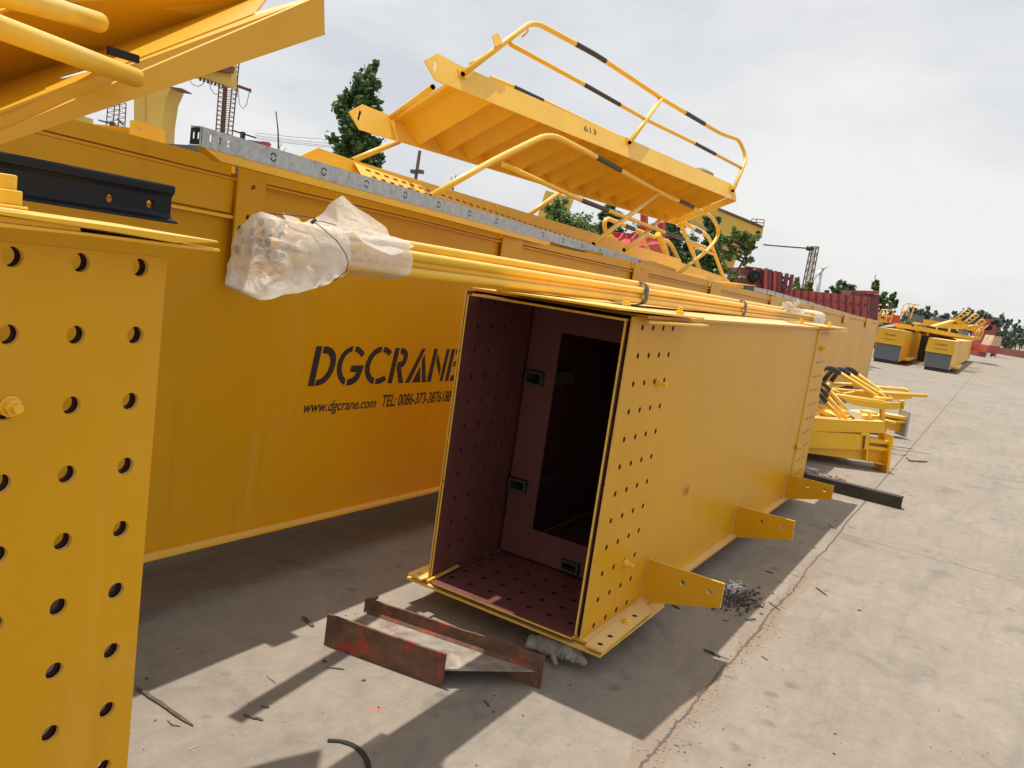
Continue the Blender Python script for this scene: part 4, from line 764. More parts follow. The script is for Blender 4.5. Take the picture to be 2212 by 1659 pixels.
# ---- yellow beam crossing the top left corner, seen from below --------------------------------------
T = thing('walkway_unit', 'yellow folded steel frame with two pipes hanging over the top left corner', 'frame', tuple(P(300, 150, 'y', 2.0)))
def z1(x, y, dep): return D(x/3.0, y/3.0, dep)
def dp(x, base=0): return 1.75+.00028*x+base
def face(nm, pts, mat=YELS, holes=None, th=.006):
    q = [z1(x, y, dp(x, b)) for x, y, b in pts]; nn = (q[1]-q[0]).cross(q[2]-q[0]).normalized()
    if nn.dot(cF) < 0: nn = -nn
    if holes:
        u = (q[1]-q[0]).normalized(); v = nn.cross(u).normalized(); o_ = q[0]
        f2 = lambda p: ((p-o_).dot(u), (p-o_).dot(v)); mb = MB(); mb.plate([f2(p) for p in q], [[f2(PP(a/3.0, b/3.0, o_, nn)) for a, b in h_] for h_ in holes], o_, u, v, th)
    else: mb = MB(); mb.hexa(q, [p+nn*th for p in q])
    return mesh(nm, mb, mat, T)
# stringer web: lower long face, narrow lip, and stepped pans above
e0 = lambda x: 915-(705/2105)*x        # lower edge
face('stringer', [(-700, e0(-700), 0), (2105, 210, 0), (2100, -40, .0), (1650, -40+160*.0+120, .0), (-700, e0(-700)-170, .0)], YELS)
face('stringer_flange', [(-700, e0(-700), 0), (2105, 210, 0), (2090, 212, .08), (-700, e0(-700)+4, .10)], YELS)
face('pan', [(-700, e0(-700)-165, -.01), (1650, 85, -.01), (1760, -60, .28), (-700, e0(-700)-420, .30)], YELS, holes=[[(378, 497), (400, 482), (545, 440), (582, 445), (560, 465), (440, 500), (400, 508)], [(228, 415), (240, 380), (275, 355), (300, 362), (270, 420), (240, 432)]])
face('pan', [(-700, e0(-700)-400, .29), (940, 340, .29), (1500, 130, .29), (1760, -70, .29), (300, -70, .0), (-700, 60, .0)], YELS)
face('pan', [(-700, 330, -.02), (250, -20, -.02), (180, -120, .1), (-700, 150, .1)], YELS)
tp = lambda x, y, d: z1(x, y, d)
def fpipe(pts, r): mb = MB(); mb.tube(pts, r, 20); return mesh('pipe', mb, YTUBE, T)
fpipe([tp(-500, -30, 1.30), tp(0, 178, 1.42), tp(450, 345, 1.60), tp(880, 505, 1.86)], .0215)
fpipe([tp(-300, -160, 1.42), tp(0, -40, 1.5), tp(350, 60, 1.66), tp(640, 145, 1.88)], .023)
for x0, y0, x1, y1 in ((700, 325, 895, 385), (440, 35, 645, 105)):
    mb = MB(); mb.bar(tp(x0, y0, 1.80), tp(x1, y1, 1.90), .008, .018); mesh('slot_gap', mb, DARK, T)
#@@FAR
# ---- lattice, wires, gantry cranes ---------------------------------------------------------------
def ext(nm, pts, dep, th, mat, par, f=lambda x, y, d: D(x, y, d)):
    q = [f(x, y, dep) for x, y in pts]; away = V((cF.x, cF.y, 0)).normalized()*th
    mb = MB(); mb.hexa(q, [p+away for p in q]); return mesh(nm, mb, mat, par)
def c1(x, y, d): return D(x/3.0, y/3.0, d)
def c6(x, y, d): return D(*sv(1750+x/4.424, 600+y/4.424), d)
def c3(x, y, d): return D(*sv(1500+x/3.318, 450+y/3.318), d)
def c8(x, y, d): return D(*sv(2180+x/5.821, 740+y/5.821), d)
def lattice(name, label, pts, dep, n, thick, cross, mat=LATT, group=None):
    """pts = left bottom, left top, right bottom, right top"""
    lb, ltp, rb_, rtp = [D(*p, dep) for p in pts]; aw = V((cF.x, cF.y, 0)).normalized()*((rb_-lb).length)
    t = thing(name, label, 'mast', tuple(lb), group)
    lb2 = lb+V((0, 0, -lb.z)) ; legs = []
    for k, (a, b) in enumerate(((lb, ltp), (rb_, rtp), (lb+aw, ltp+aw), (rb_+aw, rtp+aw))):
        d = (b-a).normalized(); g_ = a-d*(a.z/d.z); mb = MB(); mb.bar(g_, b, thick, thick, up=X3); mesh('leg', mb, mat, t); legs.append((g_, b))
    L_ = (legs[0][1]-legs[0][0]).length; seg = (ltp-lb).length/n; m_ = int(L_/seg)
    mb = MB()
    for i in range(m_):
        u0_, u1_ = i/m_, (i+1)/m_
        for (p, q) in ((0, 1), (2, 3), (0, 2), (1, 3)):
            A0 = legs[p][0].lerp(legs[p][1], u0_); A1 = legs[p][0].lerp(legs[p][1], u1_); B0 = legs[q][0].lerp(legs[q][1], u0_); B1 = legs[q][0].lerp(legs[q][1], u1_)
            mb.bar(A1, B1, thick*.6, thick*.6)
            if cross and (p, q) in ((0, 1), (2, 3)): mb.bar(A0, B1, thick*.5, thick*.5); mb.bar(B0, A1, thick*.5, thick*.5)
    mesh('bracing', mb, mat, t); return t
m1 = lattice('lattice_mast', 'brown lattice mast with a cross arm left of the poplar tree', ((466, 287), (478, 120), (492, 287), (508, 120)), 30, 17, .035, False)
mb = MB(); mb.bar(D(481, 300, 30.2), D(492, 110, 30.2), .10, .10, up=X3); mesh('mast_pole', mb, LATT, m1)
mb = MB(); mb.bar(c1(1440, 520, 30), c1(1625, 588, 30), .10, .10); mb.bar(c1(1622, 575, 30), c1(1622, 600, 30), .05, .05, up=X3); mesh('cross_arm', mb, LATT, m1)
def wirep(pts, dep, r=.012, par=None, f=D):
    mb = MB(); mb.tube([f(x, y, dep) for x, y in pts], r, 6); return mesh('hanging_wire', mb, WIRE, par)
wirep([(505, 216), (512, 208), (514, 186)], 30, par=m1); wirep([(514, 188), (517, 225), (525, 235), (533, 225), (538, 200)], 30, par=m1)
lattice('lattice_mast', 'small brown lattice mast between the corner frame and the gantry leg', ((229, 272), (234, 222), (256, 268), (259, 218)), 40, 5, .04, False)
# power line posts with cross arms
for (lab, pts) in (('short black power pole with slanted cross arms right of the lattice mast', ((1505, 845, 1658, 893), (1560, 860, 1585, 925), (1575, 855, 1575, 960))), ('short black power pole with cross arm near the gantry leg', ((640, 778, 760, 815), (760, 770, 800, 810), (728, 790, 726, 850)))):
    t = thing('power_pole', lab, 'power pole', tuple(c1(pts[0][0], pts[0][1], 50)))
    a = c1(pts[2][0], pts[2][1], 50); mb = MB(); mb.bar((a.x, a.y, 0), a, .22, .22, up=X3); mesh('pole', mb, WIRE, t)
    for q in pts[:2]: mb = MB(); mb.bar(c1(q[0], q[1], 50), c1(q[2], q[3], 50), .09, .09); mesh('cross_arm', mb, WIRE, t)
for k, (ya, yb) in enumerate(((878, 930), (890, 945), (900, 955), (862, 905))):
    mb = MB(); mb.tube([c1(1655, ya, 50), c1(1900, (ya+yb)/2+4, 52), c1(2140, yb, 54), c1(2400, yb+48, 56)], .012, 5)
    single('power_line', mb, WIRE, '%s of the thin overhead wires running right from the power pole' % ('second from the top', 'third from the top', 'lowest', 'topmost')[k], 'wire', tuple(c1(1655, ya, 50)), 'overhead wires')
GC = thing('gantry_crane', 'faded yellow gantry crane leg and beam behind the top left corner', 'gantry crane', tuple(c1(900, 780, 27)))
ext('leg', [(868, 560), (868, 1000), (1040, 1000), (1050, 800), (1072, 650), (1112, 560)], 27, 1.0, YGAN, GC, c1)
mb = MB(); mb.bar(c1(940, 560, 26.98), c1(938, 900, 26.98), .03, .02, up=X3); mesh('weld_seam', mb, YGAN, GC)
ext('main_beam', [(300, -200), (300, 420), (1270, 490), (1430, 540), (1500, 560), (1500, 400), (1400, 300)], 27, .5, YGAN, GC, c1)
for i in range(7): mb = MB(); p_ = c1(1300+i*24, 500+i*8, 26.9); mb.bar(p_, p_+V((0, 0, -.12)), .06, .06, up=X3); mesh('rail_clip', mb, LATT, GC)
ext('end_carriage', [(1270, 400), (1510, 430), (1500, 470), (1270, 440)], 26.8, .2, LATT, GC, c1)
ext('service_platform', [(1100, 560), (1180, 572), (1180, 578), (1100, 566)], 26.8, .8, LATT, GC, c1)
wirep([(1225, 510), (1245, 545), (1285, 560), (1310, 550), (1330, 520)], 27, par=GC, f=c1); wirep([(1355, 525), (1365, 575), (1390, 610), (1415, 610)], 27, par=GC, f=c1)
ext('leg', [(400, 745), (522, 745), (522, 900), (400, 900)], 34, 1.0, YGAN, GC, c1)
GR = thing('gantry_crane', 'faded yellow gantry crane with a long beam and curved leg behind the trees, right', 'gantry crane', tuple(c3(1050, 700, 40)))
q0 = [(600, 60), (980, 228), (1357, 384), (1342, 482), (1000, 458), (850, 372), (600, 280)]
mbm = ext('main_beam', q0, 40, 1.4, YGAN, GR, c3)
for i in range(34):
    t = i/33; x = 990+355*t; y = 235+148*t; mb = MB(); a = c3(x, y, 39.95); b = c3(x-2, y+16, 39.95); mb.bar(a, b, .05, .07, up=X3); mesh('rail_clip', mb, LATT, mbm)
ext('rail', [(975, 224), (1357, 381), (1357, 388), (975, 232)], 39.93, .1, LATT, GR, c3)
ext('leg', [(1000, 455), (1050, 500), (1030, 560), (985, 620), (1010, 700), (1040, 780), (1090, 780), (1120, 680), (1165, 580), (1200, 490), (1190, 462)], 40.2, 1.0, material('gantry_tan', (.55, .30, .06), .6), GR, c3)
rr_ = [((1250, 345), (1265, 322)), ((1265, 322), (1362, 330)), ((1362, 330), (1358, 385)), ((1255, 345), (1360, 358)), ((1300, 326), (1296, 370))]
for a, b in rr_: mb = MB(); mb.bar(c3(*a, 39.9), c3(*b, 39.9), .035, .035, up=X3); mesh('platform_rail', mb, LATT, GR)
def cz2(x, y, d): return D(691.3+x*.4492, y*.4492, d)
ext('leg', [(1085, 915), (1040, 1060), (1010, 1250), (1130, 1250), (1172, 1090), (1222, 955)], 42, 1.0, YGAN, GR, cz2)
lattice('lattice_tower', 'brown steel lattice tower with crossed bracing on the right skyline', (sv(1750+1150/4.424, 600+555/4.424), sv(1750+1250/4.424, 600+72/4.424), sv(1750+1225/4.424, 600+555/4.424), sv(1750+1314/4.424, 600+75/4.424)), 42, 6, .055, True)
mb = MB(); mb.tube([c6(700, 52, 42), c6(900, 70, 42), c6(1185, 92, 42)], .035, 6); mb.tube([c6(1180, 92, 42), c6(1250, 98, 42)], .12, 8)
single('power_line', mb, WIRE, 'overhead cable running from the trees to the lattice tower', 'cable', tuple(c6(700, 52, 42)))
WT = thing('wind_turbine', 'pale grey wind turbine far away behind the lattice tower', 'wind turbine', tuple(c6(1320, 520, 320)))
mb = MB(); mb.tube([c6(1285, 700, 320), c6(1312, 500, 320), c6(1345, 330, 320)], [1.0, .8, .5], 10); mesh('tower', mb, WHITE, WT)
mb = MB(); mb.tube([c6(1340, 332, 319), c6(1375, 305, 318), c6(1425, 292, 318)], [.8, .5, .1], 8); mesh('blade', mb, WHITE, WT)
mb = MB(); mb.tube([c6(1340, 332, 319), c6(1300, 375, 318), c6(1255, 452, 318)], [.8, .5, .1], 8); mesh('blade', mb, WHITE, WT)
mb = MB(); mb.tube([c6(1335, 330, 319), c6(1352, 326, 321)], .9, 8); mesh('nacelle', mb, WHITE, WT)
mb = MB(); mb.tube([c6(1920, 560, 60), c6(1942, 385, 60)], .03, 5); a = c6(1920, 560, 60)
mb.tube([(a.x, a.y, 0), a], .05, 5); single('thin_pole', mb, WIRE, 'very thin upright pole on the skyline right of the funnel stack', 'pole', tuple(a))
# ---- maroon steelwork -------------------------------------------------------------------------------
MS = thing('trolley_base', 'maroon primed steel box frame with a round black wheel, right of the gantry leg', 'steel frame', tuple(c6(560, 500, 24)))
ext('frame_box', [(450, 302), (590, 306), (570, 560), (440, 520)], 24, 1.6, MARF, MS, c6)
ext('frame_box', [(690, 322), (918, 368), (910, 600), (680, 590)], 24, 1.6, MARF, MS, c6)
ext('top_bar', [(520, 288), (690, 312), (690, 326), (520, 302)], 23.9, .3, REDF, MS, c6); ext('frame_box', [(570, 470), (700, 500), (700, 600), (560, 590)], 24, .9, MARF, MS, c6)
for xa, ya, xb, yb in ((735, 315, 730, 560), (780, 330, 772, 580), (835, 345, 828, 580), (880, 355, 872, 590)):
    mb = MB(); mb.bar(c6(xa, ya, 23.9), c6(xb, yb, 23.9), .10, .16, up=X3); mesh('frame_rib', mb, REDF if xa in (735, 835) else MARF, MS)
mb = MB(); cc = c6(612, 400, 23.8); u_ = cR; v_ = cU
mb.hexa([cc+u_*.165*math.cos(t*.3)+v_*.165*math.sin(t*.3) for t in range(21)], [cc+cF*.25+u_*.165*math.cos(t*.3)+v_*.165*math.sin(t*.3) for t in range(21)]); wh = mesh('wheel', mb, BLK, MS)
mb = MB(); mb.hexa([cc-cF*.03+u_*.05*math.cos(t*.3)+v_*.05*math.sin(t*.3) for t in range(21)], [cc+u_*.05*math.cos(t*.3)+v_*.05*math.sin(t*.3) for t in range(21)]); mesh('wheel_hub', mb, BLKB, wh)
for (a, b) in (((962, 372), (925, 600)), ((1020, 385), (985, 600)), ((915, 418), (1005, 432)), ((880, 505), (990, 525))):
    mb = MB(); mb.bar(c6(*a, 24), c6(*b, 24), .10, .10, up=X3); mesh('frame_post', mb, MARF, MS)
RP = thing('ribbed_panel', 'long maroon ribbed steel panel standing behind the second galvanised channel', 'steel panel', tuple(c6(1000, 700, 27)))
def zrib(x): return 552+(x-1000)*(640-552)/880
q = [(740, 545), (1000, 552), (1400, 592), (1885, 642), (1860, 1000), (740, 900)]
ext('panel_sheet', q, 27, .3, MARF, RP, c6)
for i in range(22):
    x = 975+i*41-i*i*.0; y = zrib(x); mb = MB(); mb.bar(c6(x, y-1, 26.85), c6(x-12, y+300, 26.85), .20 if i % 2 else .34, .22, up=X3); mesh('rib', mb, REDF if i % 2 == 0 else MARF, RP)
    if i > 4 and i % 2: mb = MB(); mb.bar(c6(x-2, y+70, 26.7), c6(x+18, y+170, 26.7), .10, .05, up=X3); mesh('brace', mb, MARF, RP)
FS = thing('funnel_stack', 'maroon square steel stack with a flared top at the end of the ribbed panel', 'steel stack', tuple(c6(1900, 800, 28)))
ext('stack_body', [(1858, 595), (1985, 605), (1955, 1000), (1840, 1000)], 28, 1.0, MARF, FS, c6); ext('flared_top', [(1828, 563), (1985, 565), (1978, 600), (1862, 598)], 27.9, 1.1, REDF, FS, c6)
F2_ = thing('funnel', 'small maroon funnel sticking up behind the ribbed panel', 'funnel', tuple(c6(1715, 600, 28)))
ext('funnel_body', [(1680, 560), (1780, 590), (1740, 642), (1660, 632)], 28, .9, MARF, F2_, c6)
MB2 = thing('maroon_box', 'maroon open steel box below the gantry leg among the trees', 'steel box', tuple(z2(1580, 950, 'y', 7)))
ext('box_side', [(870, 695), (1045, 715), (1020, 800), (880, 760)], 18, .8, MARF, MB2, c3); ext('box_rim', [(862, 668), (990, 690), (1045, 705), (1045, 716), (862, 682)], 17.9, .9, REDP, MB2, c3)

# ---- yellow girders far down the yard -----------------------------------------------------------
def fgirder(label, x0, x1, y0, y1, z0, zm, z1, tilt, extra):
    t = thing('box_girder', label, 'girder', (x0, (y0+y1)/2, 0), 'grey-ended girders far down the yard')
    mb = MB(); mb.box((x0, y0, z0), (x1, y1, z1)); mesh('girder_body', mb, YFAR, t)
    mb = MB(); mb.hexa([(x0-.02, y0+.02, z0+.0), (x0-.02, y1-.02, z0), (x0-.02, y1-.02, zm), (x0-.02, y0+.02, zm)], [(x0-.001, y0+.02, z0), (x0-.001, y1-.02, z0), (x0-.001, y1-.02, zm), (x0-.001, y0+.02, zm)]); mesh('grey_end_panel', mb, GREYP, t)
    mb = MB(); mb.hexa([(x0-.10, y0-.06, zm-.02), (x0-.10, y1+.04, zm-.02), (x0-tilt, y1+.0, z1), (x0-tilt, y0-.0, z1)], [(x0-.03, y0-.06, zm-.02), (x0-.03, y1+.04, zm-.02), (x0-.03, y1+.0, z1), (x0-.03, y0-.0, z1)]); mesh('yellow_end_panel', mb, YFAR, t)
    mb = MB(); mb.box((x0+.02, y0+.05, .002), (x0+.6, y1-.05, z0)); mesh('base_block', mb, RUSTD, t)
    mb = MB(); mb.box((x0+.8, y0-.25, z0+.05), (x0+5, y0-.002, z0+.12)); mesh('side_bracket', mb, YFAR, t)
    zt_ = (z1+zm)/2; ym = (y0+y1)/2
    text('end_lettering', 'DG CRANE', (x0-.11, ym+.22, zt_+.02), (x0-.11, ym-.22, zt_+.02), .08, INK, t, .2, n=(-1, 0, 0), off=.01)
    text('end_lettering', 'www.dgcrane.com', (x0-.11, ym+.26, zt_-.14), (x0-.11, ym-.26, zt_-.14), .05, INK, t, .2, n=(-1, 0, 0), off=.01)
    return t
F1 = fgirder('far yellow girder with grey end panel, the left one of the two', 36, 56, 3.40, 4.40, .14, .80, 1.40, .10, 0)
F2 = fgirder('far yellow girder with grey end panel, the right one of the two', 36, 58, 1.56, 2.50, .14, .75, 1.28, .10, 0)
mb = MB(); mb.box((44, 2.55, 0), (44.1, 3.4, 1.3)); single('dark_opening', mb, BLKB, 'dark sheet standing for the shaded opening between the two far grey-ended girders', 'panel', (44, 3, 0))  # black sheet paints the shade of an opening
def fb(nm, lab, cat, pts, dep, th, mat): t = thing(nm, lab, cat, tuple(c8(*pts[0], dep))); ext(nm+'_body', pts, dep, th, mat, t, c8); return t
t = thing('long_beam', 'long yellow beam lying across the tops of the two far girders', 'beam', tuple(c8(430, 430, 35)))
ext('beam_web', [(420, 400), (640, 430), (1500, 600), (1490, 640), (640, 500), (420, 460)], 35, .5, YFAR, t, c8); ext('beam_web', [(830, 520), (1000, 500), (1400, 590), (1600, 600), (1560, 640), (830, 560)], 37, .5, YFAR, t, c8)
t = thing('open_tray', 'yellow open-fronted tray on the far left girder, dark red inside', 'tray', tuple(c8(430, 420, 35.5)))
ext('tray_body', [(425, 405), (640, 465), (690, 470), (675, 570), (470, 545), (480, 470)], 35.5, .8, YFAR, t, c8); ext('tray_opening', [(485, 475), (632, 500), (622, 545), (478, 540)], 35.4, .05, PRIM, t, c8)
ext('tray_body', [(690, 475), (875, 505), (862, 585), (800, 580), (800, 520), (690, 500)], 36.5, .6, YFAR, t, c8); ext('tray_opening', [(692, 502), (798, 522), (796, 560), (690, 545)], 36.6, .05, PRIM, t, c8)
t = thing('roof_tray', 'yellow trough lid lying over the far right girder, dark red underneath', 'tray', tuple(c8(870, 560, 35.4)))
ext('tray_opening', [(872, 535), (1225, 628), (1218, 662), (875, 610)], 35.6, .3, PRIM, t, c8); ext('tray_lid', [(865, 505), (1515, 610), (1490, 650), (1240, 622), (868, 545)], 35.4, .6, YFAR, t, c8)
for sx_, sy_ in ((940, 455), (1130, 480), (1240, 470)):
    mb = MB(); mb.bar(c8(sx_, sy_+40, 35.9), c8(sx_+4, sy_-20, 35.9), .07, .07, up=X3); mesh('upright', mb, YFAR, t)
t = thing('grey_plank', 'grey plate lying upright on the far girders, left one', 'plate', tuple(c8(600, 300, 38))); ext('plank', [(580, 255), (765, 300), (740, 395), (560, 370)], 38, .3, GREYP, t, c8)
t = thing('grey_plank', 'longer grey plate beside the tilted ladders on the far girders', 'plate', tuple(c8(900, 330, 42))); ext('plank', [(905, 305), (1150, 350), (1090, 395), (870, 350)], 42, .3, GREYP, t, c8)
t = thing('red_drum', 'red steel drum box on the far left girder behind the rails', 'drum', tuple(c8(330, 380, 38))); ext('drum', [(290, 270), (408, 285), (398, 415), (275, 395)], 38, .8, REDP, t, c8)
t = thing('yellow_trough', 'yellow trough lying on the far girders behind the long beam', 'trough', tuple(c8(1100, 420, 40))); ext('trough', [(720, 330), (1080, 390), (1350, 430), (1340, 490), (1060, 470), (700, 420)], 40, .8, YFAR, t, c8); ext('trough_edge', [(905, 440), (1210, 350), (1240, 365), (960, 465)], 36, .4, YFAR, t, c8)
t = thing('control_box', 'small grey box on the far right girder', 'box', tuple(c8(1350, 530, 35.5))); ext('box', [(1310, 505), (1405, 515), (1390, 575), (1295, 565)], 35.5, .3, GREYP, t, c8)
t = thing('pale_beam', 'pale steel flat lying across the far left girder', 'beam', tuple(c8(300, 440, 35.8))); ext('flat', [(200, 435), (340, 418), (420, 430), (210, 458)], 35.8, .2, WHITE, t, c8)
def frame(lab, segs, dep, r=.03, nm='guard_rail', group=None):
    t = thing(nm, lab, 'railing', tuple(c8(*segs[0][0], dep)), group)
    for s_ in segs: mb = MB(); mb.tube([c8(*p, dep) for p in s_], r, 8); mesh('tube', mb, YFAR, t)
    return t
frame('yellow guard rail standing on the far left girder, leftmost', [[(-60, 300), (-40, 190), (0, 115), (130, 130)], [(40, 120), (30, 200)], [(0, 190), (60, 215), (110, 260)], [(0, 230), (100, 285)], [(-50, 260), (100, 300)]], 36)
frame('yellow guard rail with arched top in front of the red drum', [[(105, 395), (120, 230), (150, 200), (215, 200), (305, 212), (290, 300), (260, 390)], [(215, 205), (195, 375)], [(125, 290), (285, 300)]], 36)
frame('tall yellow guard rail right of the red drum', [[(415, 290), (440, 200), (465, 120), (520, 105), (685, 135)], [(545, 120), (495, 280)], [(620, 130), (560, 320)], [(430, 250), (520, 200)]], 37)
ext('deck', [(0, 290), (110, 310), (250, 385), (0, 390)], 36.2, .6, YFAR, F1, c8)
for k, (ox, oy, dd, lab) in enumerate(((0, 0, 39, 'yellow ladder tilted up on the far right girder, nearest the grey plate'), (120, 60, 40, 'yellow ladder tilted up on the far right girder, middle of three'), (215, 150, 41, 'yellow ladder tilted up on the far right girder, nearest the red trolley'))):
    segs = [[(1200+ox, 330+oy), (1385+ox, 190+oy)], [(1255+ox, 360+oy), (1440+ox, 225+oy)], [(1290+ox, 420+oy), (1470+ox, 280+oy)]]
    for i in range(5): u = i/4.; segs.append([(1200+ox+185*u, 330+oy-140*u), (1255+ox+185*u, 360+oy-135*u)])
    frame(lab, segs, dd, .03, 'tilted_ladder', 'tilted ladders on the far right girder')
t = thing('folded_plate', 'yellow folded plate standing under the tilted ladders', 'plate', tuple(c8(1300, 400, 39))); ext('plate', [(1220, 320), (1260, 330), (1420, 440), (1380, 480), (1340, 450)], 39, .4, YFAR, t, c8); ext('plate', [(1380, 440), (1560, 420), (1530, 520), (1420, 500)], 40, .4, YFAR, t, c8)
frame('arched yellow rail at the right end of the far right girder', [[(1500, 600), (1520, 520), (1560, 480), (1610, 450), (1625, 480), (1600, 600)], [(1560, 490), (1545, 600)]], 37)
mb = MB(); mb.tube([c8(400, 380, 35), c8(440, 350, 35), c8(480, 290, 35), c8(475, 240, 35)], .03, 6); mb.tube([c8(470, 360, 35), c8(540, 390, 35), c8(600, 440, 35)], .03, 6); single('black_cable', mb, BLKB, 'loose black cable curling beside the tall guard rail', 'cable', tuple(c8(400, 380, 35)))
t = thing('red_trolley', 'tall red crane trolley with black wheels at the far end of the yard', 'trolley', tuple(c8(1650, 880, 50)))
ext('trolley_body', [(1650, 415), (1745, 425), (1815, 500), (1800, 560), (1730, 700), (1700, 760), (1650, 895), (1560, 880), (1600, 600)], 50, 1.2, REDF, t, c8)
ext('trolley_body', [(1725, 335), (1790, 345), (1815, 480), (1750, 520), (1720, 430)], 50.5, 1.0, REDF, t, c8)
for cx_, cy_ in ((1718, 460), (1800, 382)):
    cc = c8(cx_, cy_, 49.7); mb = MB(); mb.hexa([cc+cR*.15*math.cos(k*.42)+cU*.15*math.sin(k*.42) for k in range(15)], [cc+cF*.3+cR*.15*math.cos(k*.42)+cU*.15*math.sin(k*.42) for k in range(15)]); mesh('wheel', mb, BLK, t)
t = thing('red_skip', 'red steel skip loaded with timber at the far right', 'skip', tuple(c8(1780, 860, 48)))
ext('skip_body', [(1700, 720), (1868, 735), (1830, 845), (1660, 825)], 48, 1.6, REDF, t, c8); ext('skip_leg', [(1775, 840), (1810, 842), (1805, 880), (1775, 875)], 48, .3, REDF, t, c8); ext('timber', [(1790, 578), (1895, 592), (1870, 735), (1720, 720)], 48.5, 1.0, CARD, t, c8)
p0_, p1_ = D(*sv(2180+1880/5.821, 740+740/5.821), 85), D(2300, 795, 70)
mb = MB(); a, b = c8(1700, 700, 90), c8(2700, 870, 80); a.z = 0; b.z = 0; mb.hexa([a, b, b+V((.3, .3, 0)), a+V((.3, .3, 0))], [p+V((0, 0, .75)) for p in (a, b, b+V((.3, .3, 0)), a+V((.3, .3, 0)))])
single('brick_wall', mb, BRICK, 'low brick boundary wall at the far right edge of the yard', 'wall', tuple(a))

# ---- trees -----------------------------------------------------------------------------------------
def tree(label, blobs, dep, leaf, mat, n, f=D, trunkx=None, seed=1, thick=.08, dens=1.0, name='broadleaf_tree', group=None, sprays=False):
    rnd = random.Random(seed); cs = []
    px2m = dep/FPX
    for (x, y, rx, ry) in blobs:
        c_ = f(x, y, dep); e_ = f(x+rx, y, dep); g_ = f(x, y+ry, dep); cs.append((c_, (e_-c_).length, (g_-c_).length))
    base = trunkx or cs[-1][0]; base = V((base.x, base.y, 0)); top = max(cs, key=lambda q: q[0].z)[0]
    t = thing(name, label, 'tree', tuple(base), group)
    mb = MB(); pts = [base, base.lerp(V((base.x, base.y, top.z)), .5), V((top.x, top.y, top.z))]; mb.tube(pts, [thick, thick*.7, thick*.15], 8)
    for c_, rx, rz in cs:
        for k in range(3):
            s0 = pts[0].lerp(pts[-1], max(.15, min(.9, (c_.z-rz*.6)/max(.1, top.z)))); e_ = c_+V((rnd.uniform(-1, 1)*rx*.7, rnd.uniform(-1, 1)*rx*.7, rnd.uniform(.1, .8)*rz)); mb.tube([s0, s0.lerp(e_, .5)+V((0, 0, rz*.1)), e_], [thick*.35, thick*.22, thick*.06], 5)
    mesh('trunk', mb, BARK, t)
    mb = MB(); mb.leafy = True; tot = sum(a*b for _, a, b in cs)
    for c_, rx, rz in cs:
        k_ = int(n*rx*rz/tot); ncl = max(5, k_//38)
        cl = []
        for _ in range(ncl):
            d = V((rnd.gauss(0, 1), rnd.gauss(0, 1), rnd.gauss(0, 1))).normalized()*(rnd.random()**.4); cl.append(c_+V((d.x*rx*.92, d.y*rx*.92, d.z*rz*.95)))
        for _ in range(k_):
            p = rnd.choice(cl)+V((rnd.gauss(0, 1)*rx, rnd.gauss(0, 1)*rx, rnd.gauss(0, 1)*min(rz, rx*1.4)))*.13
            u = V((rnd.gauss(0, 1), rnd.gauss(0, 1), rnd.gauss(0, .6))).normalized(); v = u.cross(V((rnd.gauss(0, 1), rnd.gauss(0, 1), rnd.gauss(0, 1)))).normalized(); s_ = leaf*rnd.uniform(.6, 1.3)
            mb.add([p-u*s_*.5, p+v*s_*.42-u*s_*.05, p+u*s_*.55, p-v*s_*.42-u*s_*.05], [(0, 1, 2, 3)])
    mesh('crown', mb, mat, t); return t
tree('tall slim poplar tree with dark green leaves left of stair 613', [(800, 150, 17, 30), (790, 195, 36, 45), (775, 250, 52, 55), (765, 305, 52, 48), (790, 330, 40, 38)], 14, .085, LEAF, 7500, seed=3, thick=.09, name='poplar_tree')
tree('pale green bushy tree beside the far gantry leg under the stair', [(1205, 455, 28, 34), (1225, 490, 48, 40), (1262, 492, 34, 26)], 26, .10, LEAF2, 3500, seed=4)
tree('dark green poplar just right of the pale bushy tree', [(1320, 470, 26, 28), (1312, 505, 32, 28)], 22, .11, LEAF, 2400, seed=5, name='poplar_tree')
tree('mid green tree behind the red hopper and handrails', [(1455, 500, 28, 38), (1480, 540, 36, 40), (1500, 585, 50, 36)], 20, .085, LEAF, 3800, seed=6)
tree('slim dark green poplar in front of the right gantry beam', [(1537, 478, 16, 26), (1538, 520, 22, 34), (1532, 570, 30, 44)], 17, .085, LEAF, 3600, seed=7, name='poplar_tree')
fr = random.Random(9); FT = [(1572+70*fr.random(), 495+(.35+.65*k/22)*95*fr.random()+k*1.2, 13+6*fr.random(), 8+4*fr.random()) for k in range(22)]; FT = [b for b in FT if b[0]+b[1]*.55 < 1940]
tree('light green tree with feathery leaves in front of the gantry leg', [*FT, (1575, 620, 20, 30), (1560, 590, 16, 24)], 13, .062, LEAF2, 3000, seed=8, thick=.05)
